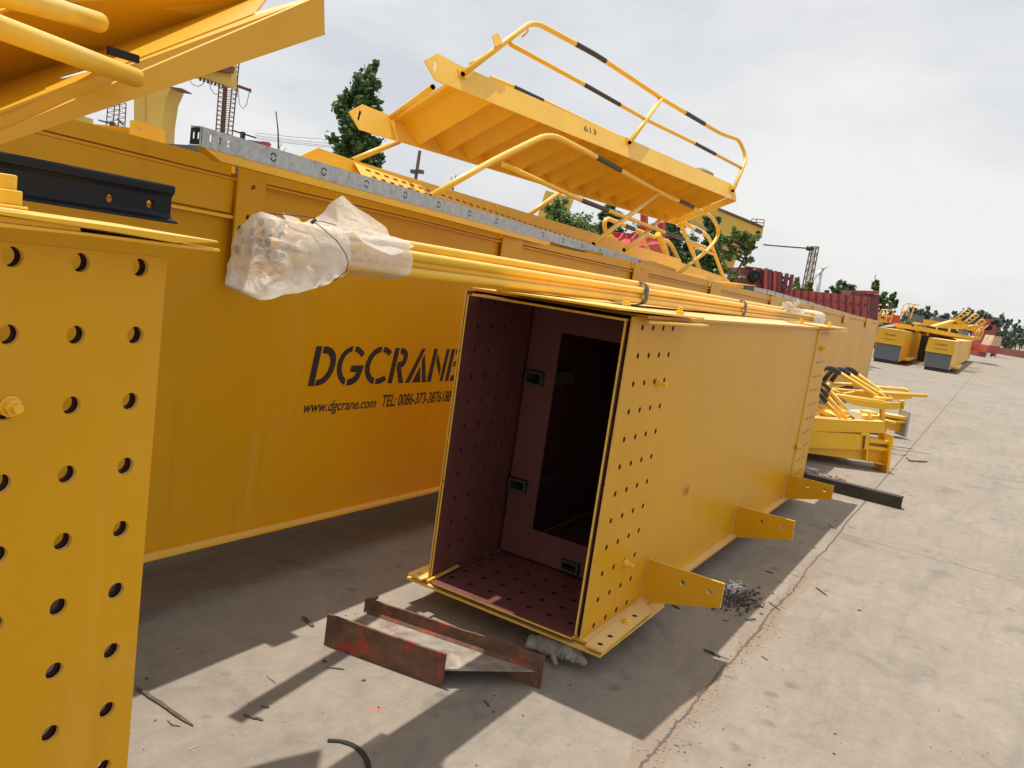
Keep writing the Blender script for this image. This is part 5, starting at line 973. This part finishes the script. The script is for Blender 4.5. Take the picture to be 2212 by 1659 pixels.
for k, (bl, d, m_, lab, nn) in enumerate((([(1400, 510, 45, 40), (1440, 540, 40, 36)], 30, LEAF3, 'greyish tree behind the red hopper posts', 1500), ([(1668, 612, 18, 14), (1690, 618, 12, 12)], 45, LEAF3, 'small pale tree left of the lattice tower base', 500), ([(1716, 612, 12, 18), (1722, 630, 16, 16)], 40, LEAF2, 'light green bush right of the lattice tower base', 700), ([(1748, 622, 10, 14)], 40, LEAF2, 'second light green bush right of the lattice tower base', 400), ([(1820, 618, 22, 14), (1842, 632, 24, 18), (1800, 632, 18, 12)], 42, LEAF, 'dark green spreading tree above the ribbed panel', 1400), ([(1890, 618, 14, 16), (1902, 650, 16, 26), (1925, 670, 14, 12)], 44, LEAF, 'green tree right behind the maroon stack', 1200), ([(1929, 645, 8, 16), (1929, 660, 10, 14)], 46, LEAF, 'small upright dark poplar right of the maroon stack', 700), ([(1925, 700, 36, 16), (1965, 705, 30, 14), (1900, 690, 20, 16)], 48, LEAF2, 'low green shrubbery behind the far left girder', 1200))):
    tree(lab, bl, d, .15 if d > 35 else .12, m_, nn, seed=20+k)
rnd = random.Random(5); ORD = 'first second third fourth fifth sixth seventh eighth ninth tenth eleventh twelfth thirteenth fourteenth fifteenth'.split()
for k in range(15):
    x = 1960+k*14.5; y = 682-7*math.sin(k*.8)+ (x-1985)*.05; d = 75+rnd.uniform(-5, 8)
    tree('grey-green tree in the hazy row beyond the far girders, %s from its left end' % ORD[k], [(x, y, 16, 17), (x+rnd.uniform(-6, 6), y+20, 22, 20)], d, .26, LEAF3, 620, seed=50+k, group='trees beyond the far girders')
for k in range(9):
    x = 2150+k*11; y = 712+(k % 3)*5-(12 if k in (1, 5, 7) else 0); d = 95+rnd.uniform(-5, 8)
    tree('grey-green tree in the row beyond the brick wall, %s from its left end' % ORD[k], [(x, y-4, 9, 18), (x+3, y+18, 17, 24)], d, .28, LEAF3, 520, seed=80+k, group='trees beyond the brick wall')
# bare sapling above the channel
mb = MB(); sd = c1(1805, 970, 20)
mb.tube([(sd.x, sd.y, 0), sd, c1(1802, 850, 20), c1(1790, 735, 20), c1(1795, 718, 20)], [.04, .025, .02, .014, .006], 6); mb.tube([c1(1795, 770, 20), c1(1782, 722, 20)], [.01, .004], 5); mb.tube([c1(1806, 960, 20), c1(1825, 935, 20), c1(1815, 925, 20)], [.01, .008, .004], 5); mb.tube([c1(1840, 985, 20), c1(1850, 955, 20)], [.01, .004], 5)
single('bare_sapling', mb, BARK, 'thin leafless sapling rising above the galvanised channel', 'tree', (sd.x, sd.y, 0))
mb = MB(); q = [(630, 880, 655, 820), (640, 870, 632, 830), (650, 860, 670, 848)]
sd = cz2(640, 900, 20); mb.tube([(sd.x, sd.y, 0), sd], .03, 6)
for a in q: mb.tube([cz2(a[0], a[1]+30, 20), cz2(a[2], a[3]+20, 20)], .012, 5)
single('bare_sapling', mb, BARK, 'cluster of bare twigs under the stair beside the bent handrail', 'tree', (sd.x, sd.y, 0))
lt = thing('yard_light', 'twin floodlight on a thin red and white mast under the stair', 'floodlight', tuple(cz2(468, 860, 35)))
a = cz2(460, 860, 35); mb = MB(); mb.bar((a.x, a.y, 0), a, .08, .08, up=X3); mb.bar(a, cz2(480, 725, 35), .10, .10, up=X3); mesh('mast', mb, LATT, lt)
for x in (452, 482): mb = MB(); b = cz2(x, 826, 34.8); mb.box(b-V((.12, .12, .08)), b+V((.12, .12, .08))); mesh('lamp', mb, GREYD, lt)
# ---- pile of yellow end carriages and ladders at right --------------------------------------------
def z3(x, y): return sv(1900+x/3.687, 850+y/3.687)
def Q(x, y, ax, v): return P(*z3(x, y), ax, v)
def oriented(nm, A_, B_, wd, z0, z1, mat, par=None):
    A_ = V(A_); B_ = V(B_); d = (B_-A_); d.z = 0; d.normalize(); s_ = V((-d.y, d.x, 0)); s_ = s_ if s_.x > 0 else -s_
    lo = [A_, B_, B_+s_*wd, A_+s_*wd]; mb = MB(); mb.hexa([V((p.x, p.y, z0)) for p in lo], [V((p.x, p.y, z1)) for p in lo]); return mesh(nm, mb, mat, par)
# first end carriage
def gp(x, y, z): return Q(x, y, 'z', z)
EC = thing('end_carriage', 'yellow crane end carriage with an I-beam stub, lowest in the pile behind the girder', 'carriage', (9.2, 1.3, 0))
zA = .30
e_r = gp(990, 1115, .10); e_l = gp(380, 1040, .10); dirn = (e_r-e_l); dirn.z = 0; dirn.normalize(); far_l = e_r-dirn*1.9; sd_ = V((-dirn.y, dirn.x, 0)); sd_ = sd_ if sd_.x > 0 else -sd_
def obox(nm, a, b, s0, s1, z0, z1, mat, par, m=None):
    A_ = e_r+dirn*a; B_ = e_r+dirn*b; q = [A_+sd_*s0, B_+sd_*s0, B_+sd_*s1, A_+sd_*s1]; mb = MB(); mb.hexa([V((p.x, p.y, z0)) for p in q], [V((p.x, p.y, z1)) for p in q]); return mesh(nm, mb, mat, par)
def pe(nm, pts, s0, th, mat, par):
    q = [PP(*z3(*p), e_r+sd_*s0, sd_) for p in pts]; mb = MB(); mb.hexa(q, [p+sd_*th for p in q]); return mesh(nm, mb, mat, par)
pe('carriage_box', [(250, 838), (430, 842), (935, 872), (930, 1012), (405, 990), (250, 980)], -.02, .34, YEL2, EC)
pe('carriage_box', [(250, 975), (400, 990), (998, 1010), (990, 1115), (385, 1035), (250, 1020)], .06, .85, YEL2, EC)
pe('end_plate', [(938, 860), (1010, 862), (996, 1112), (978, 1110), (985, 1010), (930, 1010)], -.025, .36, YEL2, EC)
pe('rusty_slot', [(955, 885), (975, 882), (962, 1000), (945, 1006)], -.035, .008, RUST, EC)
pe('flange', [(1010, 908), (1218, 942), (1208, 966), (1006, 944)], .0, .22, YEL2, EC)
pe('flange', [(1005, 975), (1202, 1000), (1195, 1030), (1003, 1003)], .0, .22, YEL2, EC)
pe('stub_web', [(1006, 940), (1208, 960), (1175, 1160), (1000, 1120)], .09, .02, YEL2, EC)
pe('flange', [(1000, 1112), (1178, 1152), (1176, 1162), (999, 1122)], .0, .2, YEL2, EC)
pe('end_plate', [(1216, 880), (1232, 884), (1228, 990), (1216, 990), (1186, 1238), (1164, 1228), (1204, 960)], -.04, .26, YEL2, EC)
off = V((4.0, -.25, 0))
EC2 = thing('end_carriage', 'second yellow end carriage with I-beam stub, behind the first in the pile', 'carriage', (13.2, 1.0, 0))
e_keep = e_r; e_r = gp(1330, 850, .10)-V((dirn.x*.4, dirn.y*.4, 0))
pe('carriage_box', [(700, 700), (1170, 700), (1165, 860), (700, 830)], .1, .5, YEL2, EC2)
pe('flange', [(1185, 688), (1365, 715), (1350, 740), (1180, 712)], .0, .22, YEL2, EC2); pe('flange', [(1180, 735), (1345, 745), (1340, 768), (1175, 760)], .0, .22, YEL2, EC2)
pe('stub_web', [(1180, 710), (1350, 735), (1335, 852), (1160, 825)], .09, .02, YEL2, EC2); pe('end_plate', [(1378, 668), (1392, 672), (1350, 898), (1330, 895), (1362, 735)], -.04, .26, GALV, EC2)
e_r = e_keep
# ladder trays lying on the carriages
yv = e_r.y
def pl2(nm, pts, x, th, mat, par):      # plates standing in the plane through e_r along dirn, shifted back by x
    n_ = sd_; q = [PP(*z3(*p), e_r+sd_*x, n_) for p in pts]; mb = MB(); mb.hexa(q, [p+sd_*th for p in q]); return mesh(nm, mb, mat, par)
TR = thing('ladder_tray', 'yellow ladder tray with black-topped hoops lying on the nearer end carriage', 'ladder', tuple(PP(*z3(460, 790), e_r, sd_)))
pl2('tray_side', [(300, 715), (470, 730), (1150, 755), (1150, 860), (430, 840), (300, 830)], .0, .02, YEL2, TR)
pl2('tray_side', [(460, 725), (1105, 740), (1110, 765), (460, 750)], .5, .02, YEL2, TR)
q = [PP(*z3(*p), e_r+sd_*s_, sd_) for p, s_ in (((300, 716), .0), ((1150, 756), .0), ((1105, 735), .5), ((300, 690), .5))]; mb = MB(); mb.hexa([p-V((0, 0, .012)) for p in q], [p-V((0, 0, .002)) for p in q]); mesh('tray_floor', mb, YEL2, TR)
def tb(nm, pts, s_, r, par, mat=YTUBE, rad=.1): return tubepart(nm, [PP(*z3(*p), e_r+sd_*s_, sd_) for p in pts], par, r, mat=mat, rad=rad, hollow=False)
for k, (a, b) in enumerate((((640, 465), (870, 720)), ((620, 520), (800, 720)), ((605, 570), (745, 715)))):
    s_ = .1+.12*(2-k); tb('hoop', [a, b], s_, .022, TR)
    top = ((535, 378), (525, 430), (512, 478))[k]; tb('hoop_band', [(top[0]-35, top[1]+60), top, ((top[0]+a[0])/2+12, (top[1]+a[1])/2-4), a], s_, .025, TR, BLKB)
for a, b in (((480, 600), (640, 700)), ((500, 590), (1040, 740)), ((560, 610), (700, 630)), ((480, 690), (620, 620)), ((1010, 670), (1015, 730)), ((1150, 740), (1245, 765)), ((930, 655), (1080, 680))): tb('rung_pipe', [a, b], .3, .018, TR)
q = [PP(*z3(*p), e_r+sd_*.25, sd_) for p in ((770, 640), (945, 675), (940, 722), (880, 722))]; mb = MB(); mb.hexa(q, [p+sd_*.02 for p in q]); single('paper_tag', mb, WHITE, 'pale sheet of paper lying in the nearer ladder tray', 'paper', q[0])
TR2 = thing('ladder_tray', 'farther yellow ladder tray carrying three long hoops with black tops', 'ladder', tuple(PP(*z3(760, 560), e_r+sd_*1.4, sd_)))
pl2('tray_side', [(740, 530), (1120, 580), (1335, 575), (1325, 638), (1130, 640), (860, 600)], 1.3, .02, YEL2, TR2)
pl2('tray_side', [(700, 470), (1130, 490), (1405, 490), (1400, 545), (1220, 550), (760, 520)], 1.9, .02, YEL2, TR2)
pl2('tray_leg', [(1120, 640), (1150, 640), (1150, 745), (1120, 735)], 1.3, .05, YEL2, TR2); pl2('tray_leg', [(1300, 560), (1335, 560), (1320, 640), (1290, 635)], 1.3, .05, YEL2, TR2)
for k, (pts, bt) in enumerate((([(735, 305), (1080, 520), (1060, 540)], [(548, 330), (560, 290), (600, 258), (670, 262), (735, 305)]), ([(820, 318), (1165, 535), (1080, 545)], [(585, 380), (660, 280), (740, 262), (820, 318)]), ([(893, 315), (1215, 545), (1140, 548)], [(655, 380), (720, 290), (790, 262), (850, 275), (893, 315)]))):
    tb('hoop', pts, 1.45+.15*k, .026, TR2, rad=.05); tb('hoop_band', bt, 1.45+.15*k, .030, TR2, BLKB)
tb('side_pipe', [(680, 402), (870, 410), (880, 440)], 1.9, .022, TR2); tb('side_pipe', [(870, 420), (1330, 455), (1365, 470), (1360, 490)], 1.95, .024, TR2)
tb('side_pipe', [(660, 455), (1000, 480), (1535, 512)], 1.7, .026, TR2); tb('side_pipe', [(640, 500), (1145, 572)], 1.35, .024, TR2); tb('side_pipe', [(1040, 535), (1215, 548)], 1.4, .026, TR2)
tb('rung_pipe', [(660, 455), (760, 500)], 1.5, .018, TR2); tb('rung_pipe', [(650, 520), (870, 480)], 1.5, .018, TR2); tb('rung_pipe', [(640, 400), (600, 440), (500, 600)], 1.5, .024, TR2)
# dark bar beneath the end of the middle girder
a, b = P(*zs(1200, 215), 'z', .0), P(1945, 1101, 'z', 0); a = P(1730, 1046, 'z', 0)
DB = MB(); d = (b-a).normalized(); a2 = a-d*.6; s_ = V((-d.y, d.x, 0)); s_ = s_ if s_.x > 0 else -s_
for q0_, q1_, z0, z1 in ((0, .012, .0, .10), (0, .09, .10, .108), (0, .09, 0, .008)):
    DB.hexa([V((p.x, p.y, z0)) for p in (a2+s_*q0_, b+s_*q0_, b+s_*q1_, a2+s_*q1_)], [V((p.x, p.y, z1)) for p in (a2+s_*q0_, b+s_*q0_, b+s_*q1_, a2+s_*q1_)])
single('steel_channel', DB, RUSTD, 'long dark brown steel channel under the far end of the open-ended girder', 'support beam', tuple(b))

# ---- rusty H beam offcut in front ---------------------------------------------------------------------
def zr(x, y): return sv(750+x*.31646, 1400+y*.31646)
HB = thing('h_beam_offcut', 'rusty H-beam offcut with red paint patches lying on the concrete in front', 'steel offcut', tuple(P(*zr(190, 680), 'z', 0)))
nb0, nb1 = P(*zr(188, 672), 'z', 0), P(*zr(1115, 1012), 'z', 0); fb1 = P(*zr(1893, 1022), 'z', 0)
dB = (nb1-nb0).normalized(); sB = V((-dB.y, dB.x, 0)); sB = sB if sB.x > 0 else -sB
# far flange runs parallel; its offset from the near flange
wB = (fb1-nb0).dot(sB); lf = (fb1-nb0).dot(dB)
top0 = P(*zr(225, 462), 'y', nb0.y); HH = .135
fl0 = nb0+sB*wB
ls = P(*zr(452, 335), 'z', HH); ls_u = (ls-nb0).dot(dB)
def jag(p, q, n_, amp, sd):
    r_ = random.Random(sd); return [p.lerp(q, i/n_)+V((0, 0, r_.uniform(-amp, amp))) for i in range(n_+1)]
def flange(st, en, nm, tb=.011):
    mb = MB(); lo = [st, en]; hi = jag(st+V((0, 0, HH)), en+V((0, 0, HH)), 24, .002, 4)
    ring = [st, en]+hi[::-1]; mb.hexa(ring, [p+sB*tb for p in ring]); return mesh(nm, mb, RUST, HB)
flange(nb0, nb1, 'flange'); flange(nb0+sB*wB+dB*(ls_u), nb0+sB*wB+dB*lf, 'flange')
zw = .066; pw1 = nb1-dB*.01
web = [nb0+sB*.011+dB*.03, nb1+sB*.011-dB*.0, nb0+sB*(wB*.5)+dB*((nb1-nb0).length+.14), nb0+sB*wB+dB*(lf-.02), nb0+sB*wB+dB*(ls_u+.01)]
mb = MB(); mb.hexa([p+V((0, 0, zw)) for p in web], [p+V((0, 0, zw+.008)) for p in web]); mesh('web', mb, RUSTW, HB)
mb = MB()
for (st, l0, l1) in ((nb0+sB*.011, .03, (nb1-nb0).length-.01), (nb0+sB*wB, ls_u+.02, lf-.02)):
    sg = 1 if l0 == .03 else -1
    for zz, k in ((zw+.008, 1),):
        a = st+dB*l0+V((0, 0, zz)); b = st+dB*l1+V((0, 0, zz)); mb.add([a, b, b+V((0, 0, .014)), a+V((0, 0, .014)), b+sB*sg*.014, a+sB*sg*.014], [(0, 1, 4, 5), (3, 2, 4, 5), (0, 1, 2, 3)])
mesh('fillet', mb, RUST, HB)

# ---- glove ---------------------------------------------------------------------------------------------
def zg(x, y): return sv(950+x*.3316, 1150+y*.3316)
gl0 = P(*zg(1270, 1560), 'z', 0)
GV = MB(); gc = P(*zg(1265, 1535), 'z', .0); ex = V((cR.x, cR.y, 0)).normalized(); ey = V((cF.x, cF.y, 0)).normalized()
def gpt(x, y, z): return gc+ex*x*1.15+ey*y*1.5+V((0, 0, z*1.8))
def blob(mb, pts, rs, n=12): mb.tube([gpt(*p) for p in pts], rs, n)
def skinned(name, chains, mat, parent, org):
    bm = bmesh.new(); sk = bm.verts.layers.skin.verify(); root = None
    for ch in chains:
        prev = None
        for (p, r_) in ch:
            ex_ = next((v for v in bm.verts if (v.co-(V(p)-V(org))).length < 1e-5), None)
            v = ex_ or bm.verts.new(V(p)-V(org)); v[sk].radius = (r_, r_*.85) if not ex_ else v[sk].radius
            if root is None: root = v; v[sk].use_root = True
            if prev is not None: bm.edges.new((prev, v))
            prev = v
    me = bpy.data.meshes.new(name); bm.to_mesh(me); bm.free(); me.materials.append(mat); o = bpy.data.objects.new(name, me); COL.objects.link(o); o.location = org
    o.modifiers.new('sk', 'SKIN'); s_ = o.modifiers.new('ss', 'SUBSURF'); s_.levels = s_.render_levels = 2
    dg = bpy.context.evaluated_depsgraph_get(); dg.update(); nm = bpy.data.meshes.new_from_object(o.evaluated_get(dg)); o.modifiers.clear(); o.data = nm; nm.polygons.foreach_set('use_smooth', [True]*len(nm.polygons)); return o
pm = gpt(.02, .03, .035)
kn = [(gpt(.050+.016*i, .01-.006*i, .046-.004*i)) for i in range(4)]
ch = [[(gpt(-.085, .055, .032), .042), (gpt(-.060, .05, .024), .034), (gpt(-.02, .045, .034), .050), (pm, .060)]]
for i in range(4):
    k0 = kn[i]; ch.append([(pm, .060), (k0, .026), (k0+ex*(.022+.003*i)-ey*.018+V((0, 0, -.008)), .0165), (k0+ex*(.026)-ey*(.036-.003*i)+V((0, 0, -.028+.003*i)), .0150), (k0+ex*.012-ey*(.046-.004*i)+V((0, 0, -.036+.004*i)), .011)])
ch.append([(pm, .060), (gpt(.012, -.005, .030), .014), (gpt(.020, -.022, .018), .011), (gpt(.030, -.030, .011), .009)])
o = skinned('work_glove', ch, GLOVE, None, tuple(gc)); tag(o, 'crumpled grey work glove on the ground by the front corner of the open girder', 'glove')
mt = o.modifiers.new('d', 'DISPLACE'); tx_ = bpy.data.textures.new('wr', 'CLOUDS'); tx_.noise_scale = .022; mt.texture = tx_; mt.strength = .022; mt.mid_level = .5

# ---- loose things on the concrete ---------------------------------------------------------------------
def stick(label, a, b, wd, ht, mat=WOOD, name='wood_splinter', seed=0, grp=None, mid=None, cat='stick'):
    r_ = random.Random(seed); A_ = P(*a, 'z', ht/2); B_ = P(*b, 'z', ht/2); n_ = 7; pts = []; rs = []
    for i in range(n_+1):
        t = i/n_; p = A_.lerp(B_, t)
        if mid: p = p+(P(*mid, 'z', ht/2)-A_.lerp(B_, .5))*(1-abs(2*t-1))
        pts.append(p+V((r_.uniform(-1, 1)*wd*.15, r_.uniform(-1, 1)*wd*.15, r_.uniform(0, 1)*ht*.2))); rs.append(max(.0008, wd*.5*(1 if 0 < i < n_ else .35)*r_.uniform(.75, 1.15)))
    mb = MB(); mb.tube(pts, rs, 6); 
    for i in range(len(mb.v)): mb.v[i] = (mb.v[i][0], mb.v[i][1], max(.001, ht/2+(mb.v[i][2]-ht/2)*min(1, ht/wd)))
    return single(name, mb, mat, label, cat, tuple(A_), grp, smooth=False)
def zq(x, y): return sv(x*.43408, 1200+y*.43408)
stick('longest grey wood splinter beside the lower edge of the left girder', zq(785, 1192), zq(1112, 1412), .016, .010, seed=1)
stick('thin curved twig just below the longest wood splinter', zq(962, 1382), zq(1040, 1418), .004, .004, seed=2, mid=zq(990, 1412))
stick('broken grey wood chip left of the rusty offcut', zq(1742, 785), zq(1805, 845), .022, .008, seed=3)
stick('short dark wood chip, upper of a pair left of the shadow stripe', zq(1503, 1300), zq(1550, 1308), .010, .006, seed=4)
stick('dark wood chip, lower of a pair left of the shadow stripe', zq(1402, 1352), zq(1515, 1380), .013, .007, seed=5)
stick('pale thin straw on the sunlit concrete near the bottom edge', zq(1080, 1555), zq(1148, 1528), .004, .003, CARD, seed=6)
stick('hairline twig on sunlit concrete above the pair of wood chips', zq(1535, 1128), zq(1588, 1172), .003, .003, seed=7)
stick('small black bar lying behind the rusty offcut', zr(535, 312), zr(622, 288), .016, .012, BLKB, 'steel_scrap', 8, cat='scrap')
stick('thin brown twig in front of the rusty offcut', zr(205, 848), zr(352, 862), .006, .005, seed=9)
stick('small black lump in front of the left end of the rusty offcut', zr(178, 795), zr(208, 802), .010, .008, BLKB, 'steel_scrap', 10, cat='scrap')
stick('small dark chip on the shadow stripe in front of the offcut', zr(1460, 1105), zr(1500, 1160), .008, .006, seed=11)
stick('tiny dark chip below the other chip on the shadow stripe', zr(1520, 1202), zr(1542, 1192), .006, .006, seed=12)
stick('small dark chip beside the yellow fleck in front of the offcut', zr(488, 950), zr(520, 948), .008, .006, seed=13)
stick('brown stick on the sunlit concrete right of the joint', zs(1490, 1018), zs(1570, 1075), .010, .008, seed=14)
stick('flat dark bark piece on the shadow edge near the front bracket', zs(1005, 1242), zs(1078, 1235), .018, .008, seed=15)
stick('grey wood piece casting a small shadow left of the sandy joint', zs(715, 1445), zs(835, 1500), .012, .012, seed=16)
stick('thin twig leaning out of the sandy joint', zs(1165, 1118), zs(1245, 1178), .006, .006, seed=17)
stick('short dark stick in the girder shadow near the shadow edge', zs(1138, 903), zs(1200, 920), .010, .007, seed=18)
stick('tiny stick right of the sandy joint at the bottom', zs(1112, 1492), zs(1162, 1522), .006, .005, seed=19)
stick('dark stick by the root of the front bracket', zs(500, 1140), zs(558, 1168), .012, .008, seed=20)
stick('long thin pale stick on the open concrete right of the ladder pile', z3(1365, 1112), z3(1548, 1122), .03, .02, seed=21)
stick('thin curved twig above the long pale stick', z3(1340, 1083), z3(1385, 1108), .02, .01, seed=22)
stick('small curved twig on sunlit concrete, far right foreground', sv(2070, 1310), sv(2085, 1322), .008, .005, seed=23)
stick('short dark chip on the sunlit slab, right middle', zs(1780, 1175), zs(1806, 1177), .008, .006, seed=24)
rnd = random.Random(11)
# scattered crumbs nobody would count
mb = MB()
gcs = [(rnd.uniform(1.0, 4.6), rnd.uniform(-.3, 2.6)) for _ in range(26)]
for _ in range(1000):
    if rnd.random() < .6: gx, gy = rnd.choice(gcs); x, y = gx+rnd.gauss(0, .10), gy+rnd.gauss(0, .10)
    elif rnd.random() < .8: x, y = rnd.uniform(1.0, 4.2), rnd.uniform(-.2, 2.6)
    else: x, y = rnd.uniform(4, 12), rnd.uniform(-2.5, 1.2)
    s_ = .0006+.0026*rnd.random()**3; a = rnd.uniform(0, 3.14); u = V((math.cos(a), math.sin(a), 0)); v = V((-u.y, u.x, 0)); p = V((x, y, .0008)); l_ = rnd.uniform(1, 3.2)
    lo = [p-u*s_*l_-v*s_*.7, p+u*s_*l_-v*s_*.5, p+u*s_*l_*.8+v*s_*.7, p-u*s_*l_*.7+v*s_]; mb.hexa(lo, [q.lerp(p, .25)+V((0, 0, s_*1.1)) for q in lo])
o = mesh('grit', mb, SOIL); tag(o, 'dark grit and crumbs scattered over the concrete', 'grit', kind='stuff')
mb = MB()
for _ in range(1300):
    r1 = rnd.gauss(0, 1); r2 = rnd.gauss(0, 1); c_ = P(*zs(930+r1*50, 1100), 'z', 0)+V((r2*.09+rnd.gauss(0, .05), rnd.gauss(0, .06), 0)); s_ = .001+.007*rnd.random()**4; a = rnd.uniform(0, 3.14); u = V((math.cos(a), math.sin(a), 0)); v = V((-u.y, u.x, 0)); c_.z = .001
    lo = [c_-u*s_*1.6-v*s_*.6, c_+u*s_*1.4-v*s_*.5, c_+u*s_*1.2+v*s_*.6, c_-u*s_*1.3+v*s_*.7]; mb.hexa(lo, [q.lerp(c_, .3)+V((0, 0, s_)) for q in lo])
o = mesh('debris_heap', mb, SOIL); tag(o, 'heap of black grit and flakes on the ground beside the front bracket', 'debris', kind='stuff')
mb = MB()
for _ in range(160):
    c_ = P(*zs(930+rnd.gauss(0, 28), 1010+rnd.gauss(0, 16)), 'z', .004); s_ = rnd.uniform(.002, .007); a = rnd.uniform(0, 3.14); u = V((math.cos(a), math.sin(a), 0)); v = V((-u.y, u.x, 0))
    lo = [c_-u*s_*2-v*s_*.6, c_+u*s_*1.4-v*s_*.5, c_+u*s_*1.2+v*s_*.6, c_-u*s_*1.3+v*s_*.7]; mb.hexa(lo, [q.lerp(c_, .3)+V((0, 0, s_)) for q in lo])
o = mesh('pale_flakes', mb, WHITE); tag(o, 'patch of pale flakes on top of the black grit heap', 'debris', kind='stuff')
mb = MB()
for _ in range(260):
    t = rnd.random(); c_ = Q(400+370*t+rnd.gauss(0, 14), 1215+90*t+rnd.gauss(0, 10), 'z', .01); s_ = rnd.uniform(.004, .016); a = rnd.uniform(0, 3.14); u = V((math.cos(a), math.sin(a), 0)); v = V((-u.y, u.x, 0))
    lo = [c_-u*s_*2-v*s_*.6, c_+u*s_*1.4-v*s_*.5, c_+u*s_*1.2+v*s_*.6, c_-u*s_*1.3+v*s_*.7]; mb.hexa(lo, [q.lerp(c_, .3)+V((0, 0, s_*1.3)) for q in lo])
o = mesh('rubbish_strip', mb, ROCK); tag(o, 'strip of pale rubbish in the shadow behind the dark steel channel', 'debris', kind='stuff')
mb = MB(); mb.tube([Q(385, 1178, 'z', .03), Q(530, 1208, 'z', .03)], .022, 10); single('metal_tube', mb, GALV, 'short shiny metal tube in the shadow below the end carriage', 'tube', tuple(Q(385, 1178, 'z', .0)))
# crumbled sandy rubble of the joint
mb = MB()
for _ in range(1100):
    x = 2.5+rnd.random()**1.1*2.6; y = .745+rnd.gauss(0, 1)*(.035 if x < 3.9 else .014)-.01*math.sin(x*5); s_ = .0006+.0035*rnd.random()**3; a = rnd.uniform(0, 3.14); u = V((math.cos(a), math.sin(a), 0)); v = V((-u.y, u.x, 0)); c_ = V((x, y, .0005))
    lo = [c_-u*s_-v*s_*.7, c_+u*s_-v*s_*.8, c_+u*s_+v*s_*.8, c_-u*s_+v*s_]; mb.hexa(lo, [q.lerp(c_, .35)+V((0, 0, s_)) for q in lo])
o = mesh('joint_rubble', mb, ROCK); tag(o, 'brown sandy rubble along the broken concrete joint', 'rubble', kind='stuff')
# black rubber strap
def zh(x, y): return P(*zr(x, y), 'z', .006)
pts = smooth([zh(218, 1420), zh(330, 1425), zh(430, 1460), zh(500, 1520), zh(540, 1600), zh(548, 1700), zh(530, 1800)], n=6, rad=.06); mb = MB(); vs = []
for i, p in enumerate(pts):
    t = (pts[min(i+1, len(pts)-1)]-pts[max(0, i-1)]).normalized(); s_ = V((-t.y, t.x, 0)); w_ = .0085 if i > 4 else .0065
    vs += [p-s_*w_+V((0, 0, -.005)), p+s_*w_+V((0, 0, -.005)), p+s_*w_, p-s_*w_]
n_ = len(pts); mb.add(vs, [(i*4+k, i*4+(k+1) % 4, (i+1)*4+(k+1) % 4, (i+1)*4+k) for i in range(n_-1) for k in range(4)]+[(0, 1, 2, 3), (n_*4-4, n_*4-3, n_*4-2, n_*4-1)])
cc = zh(342, 1425); single('rubber_strap', mb, BLKB, 'curved black rubber strap lying at the bottom edge of the picture', 'strap', tuple(pts[0]))
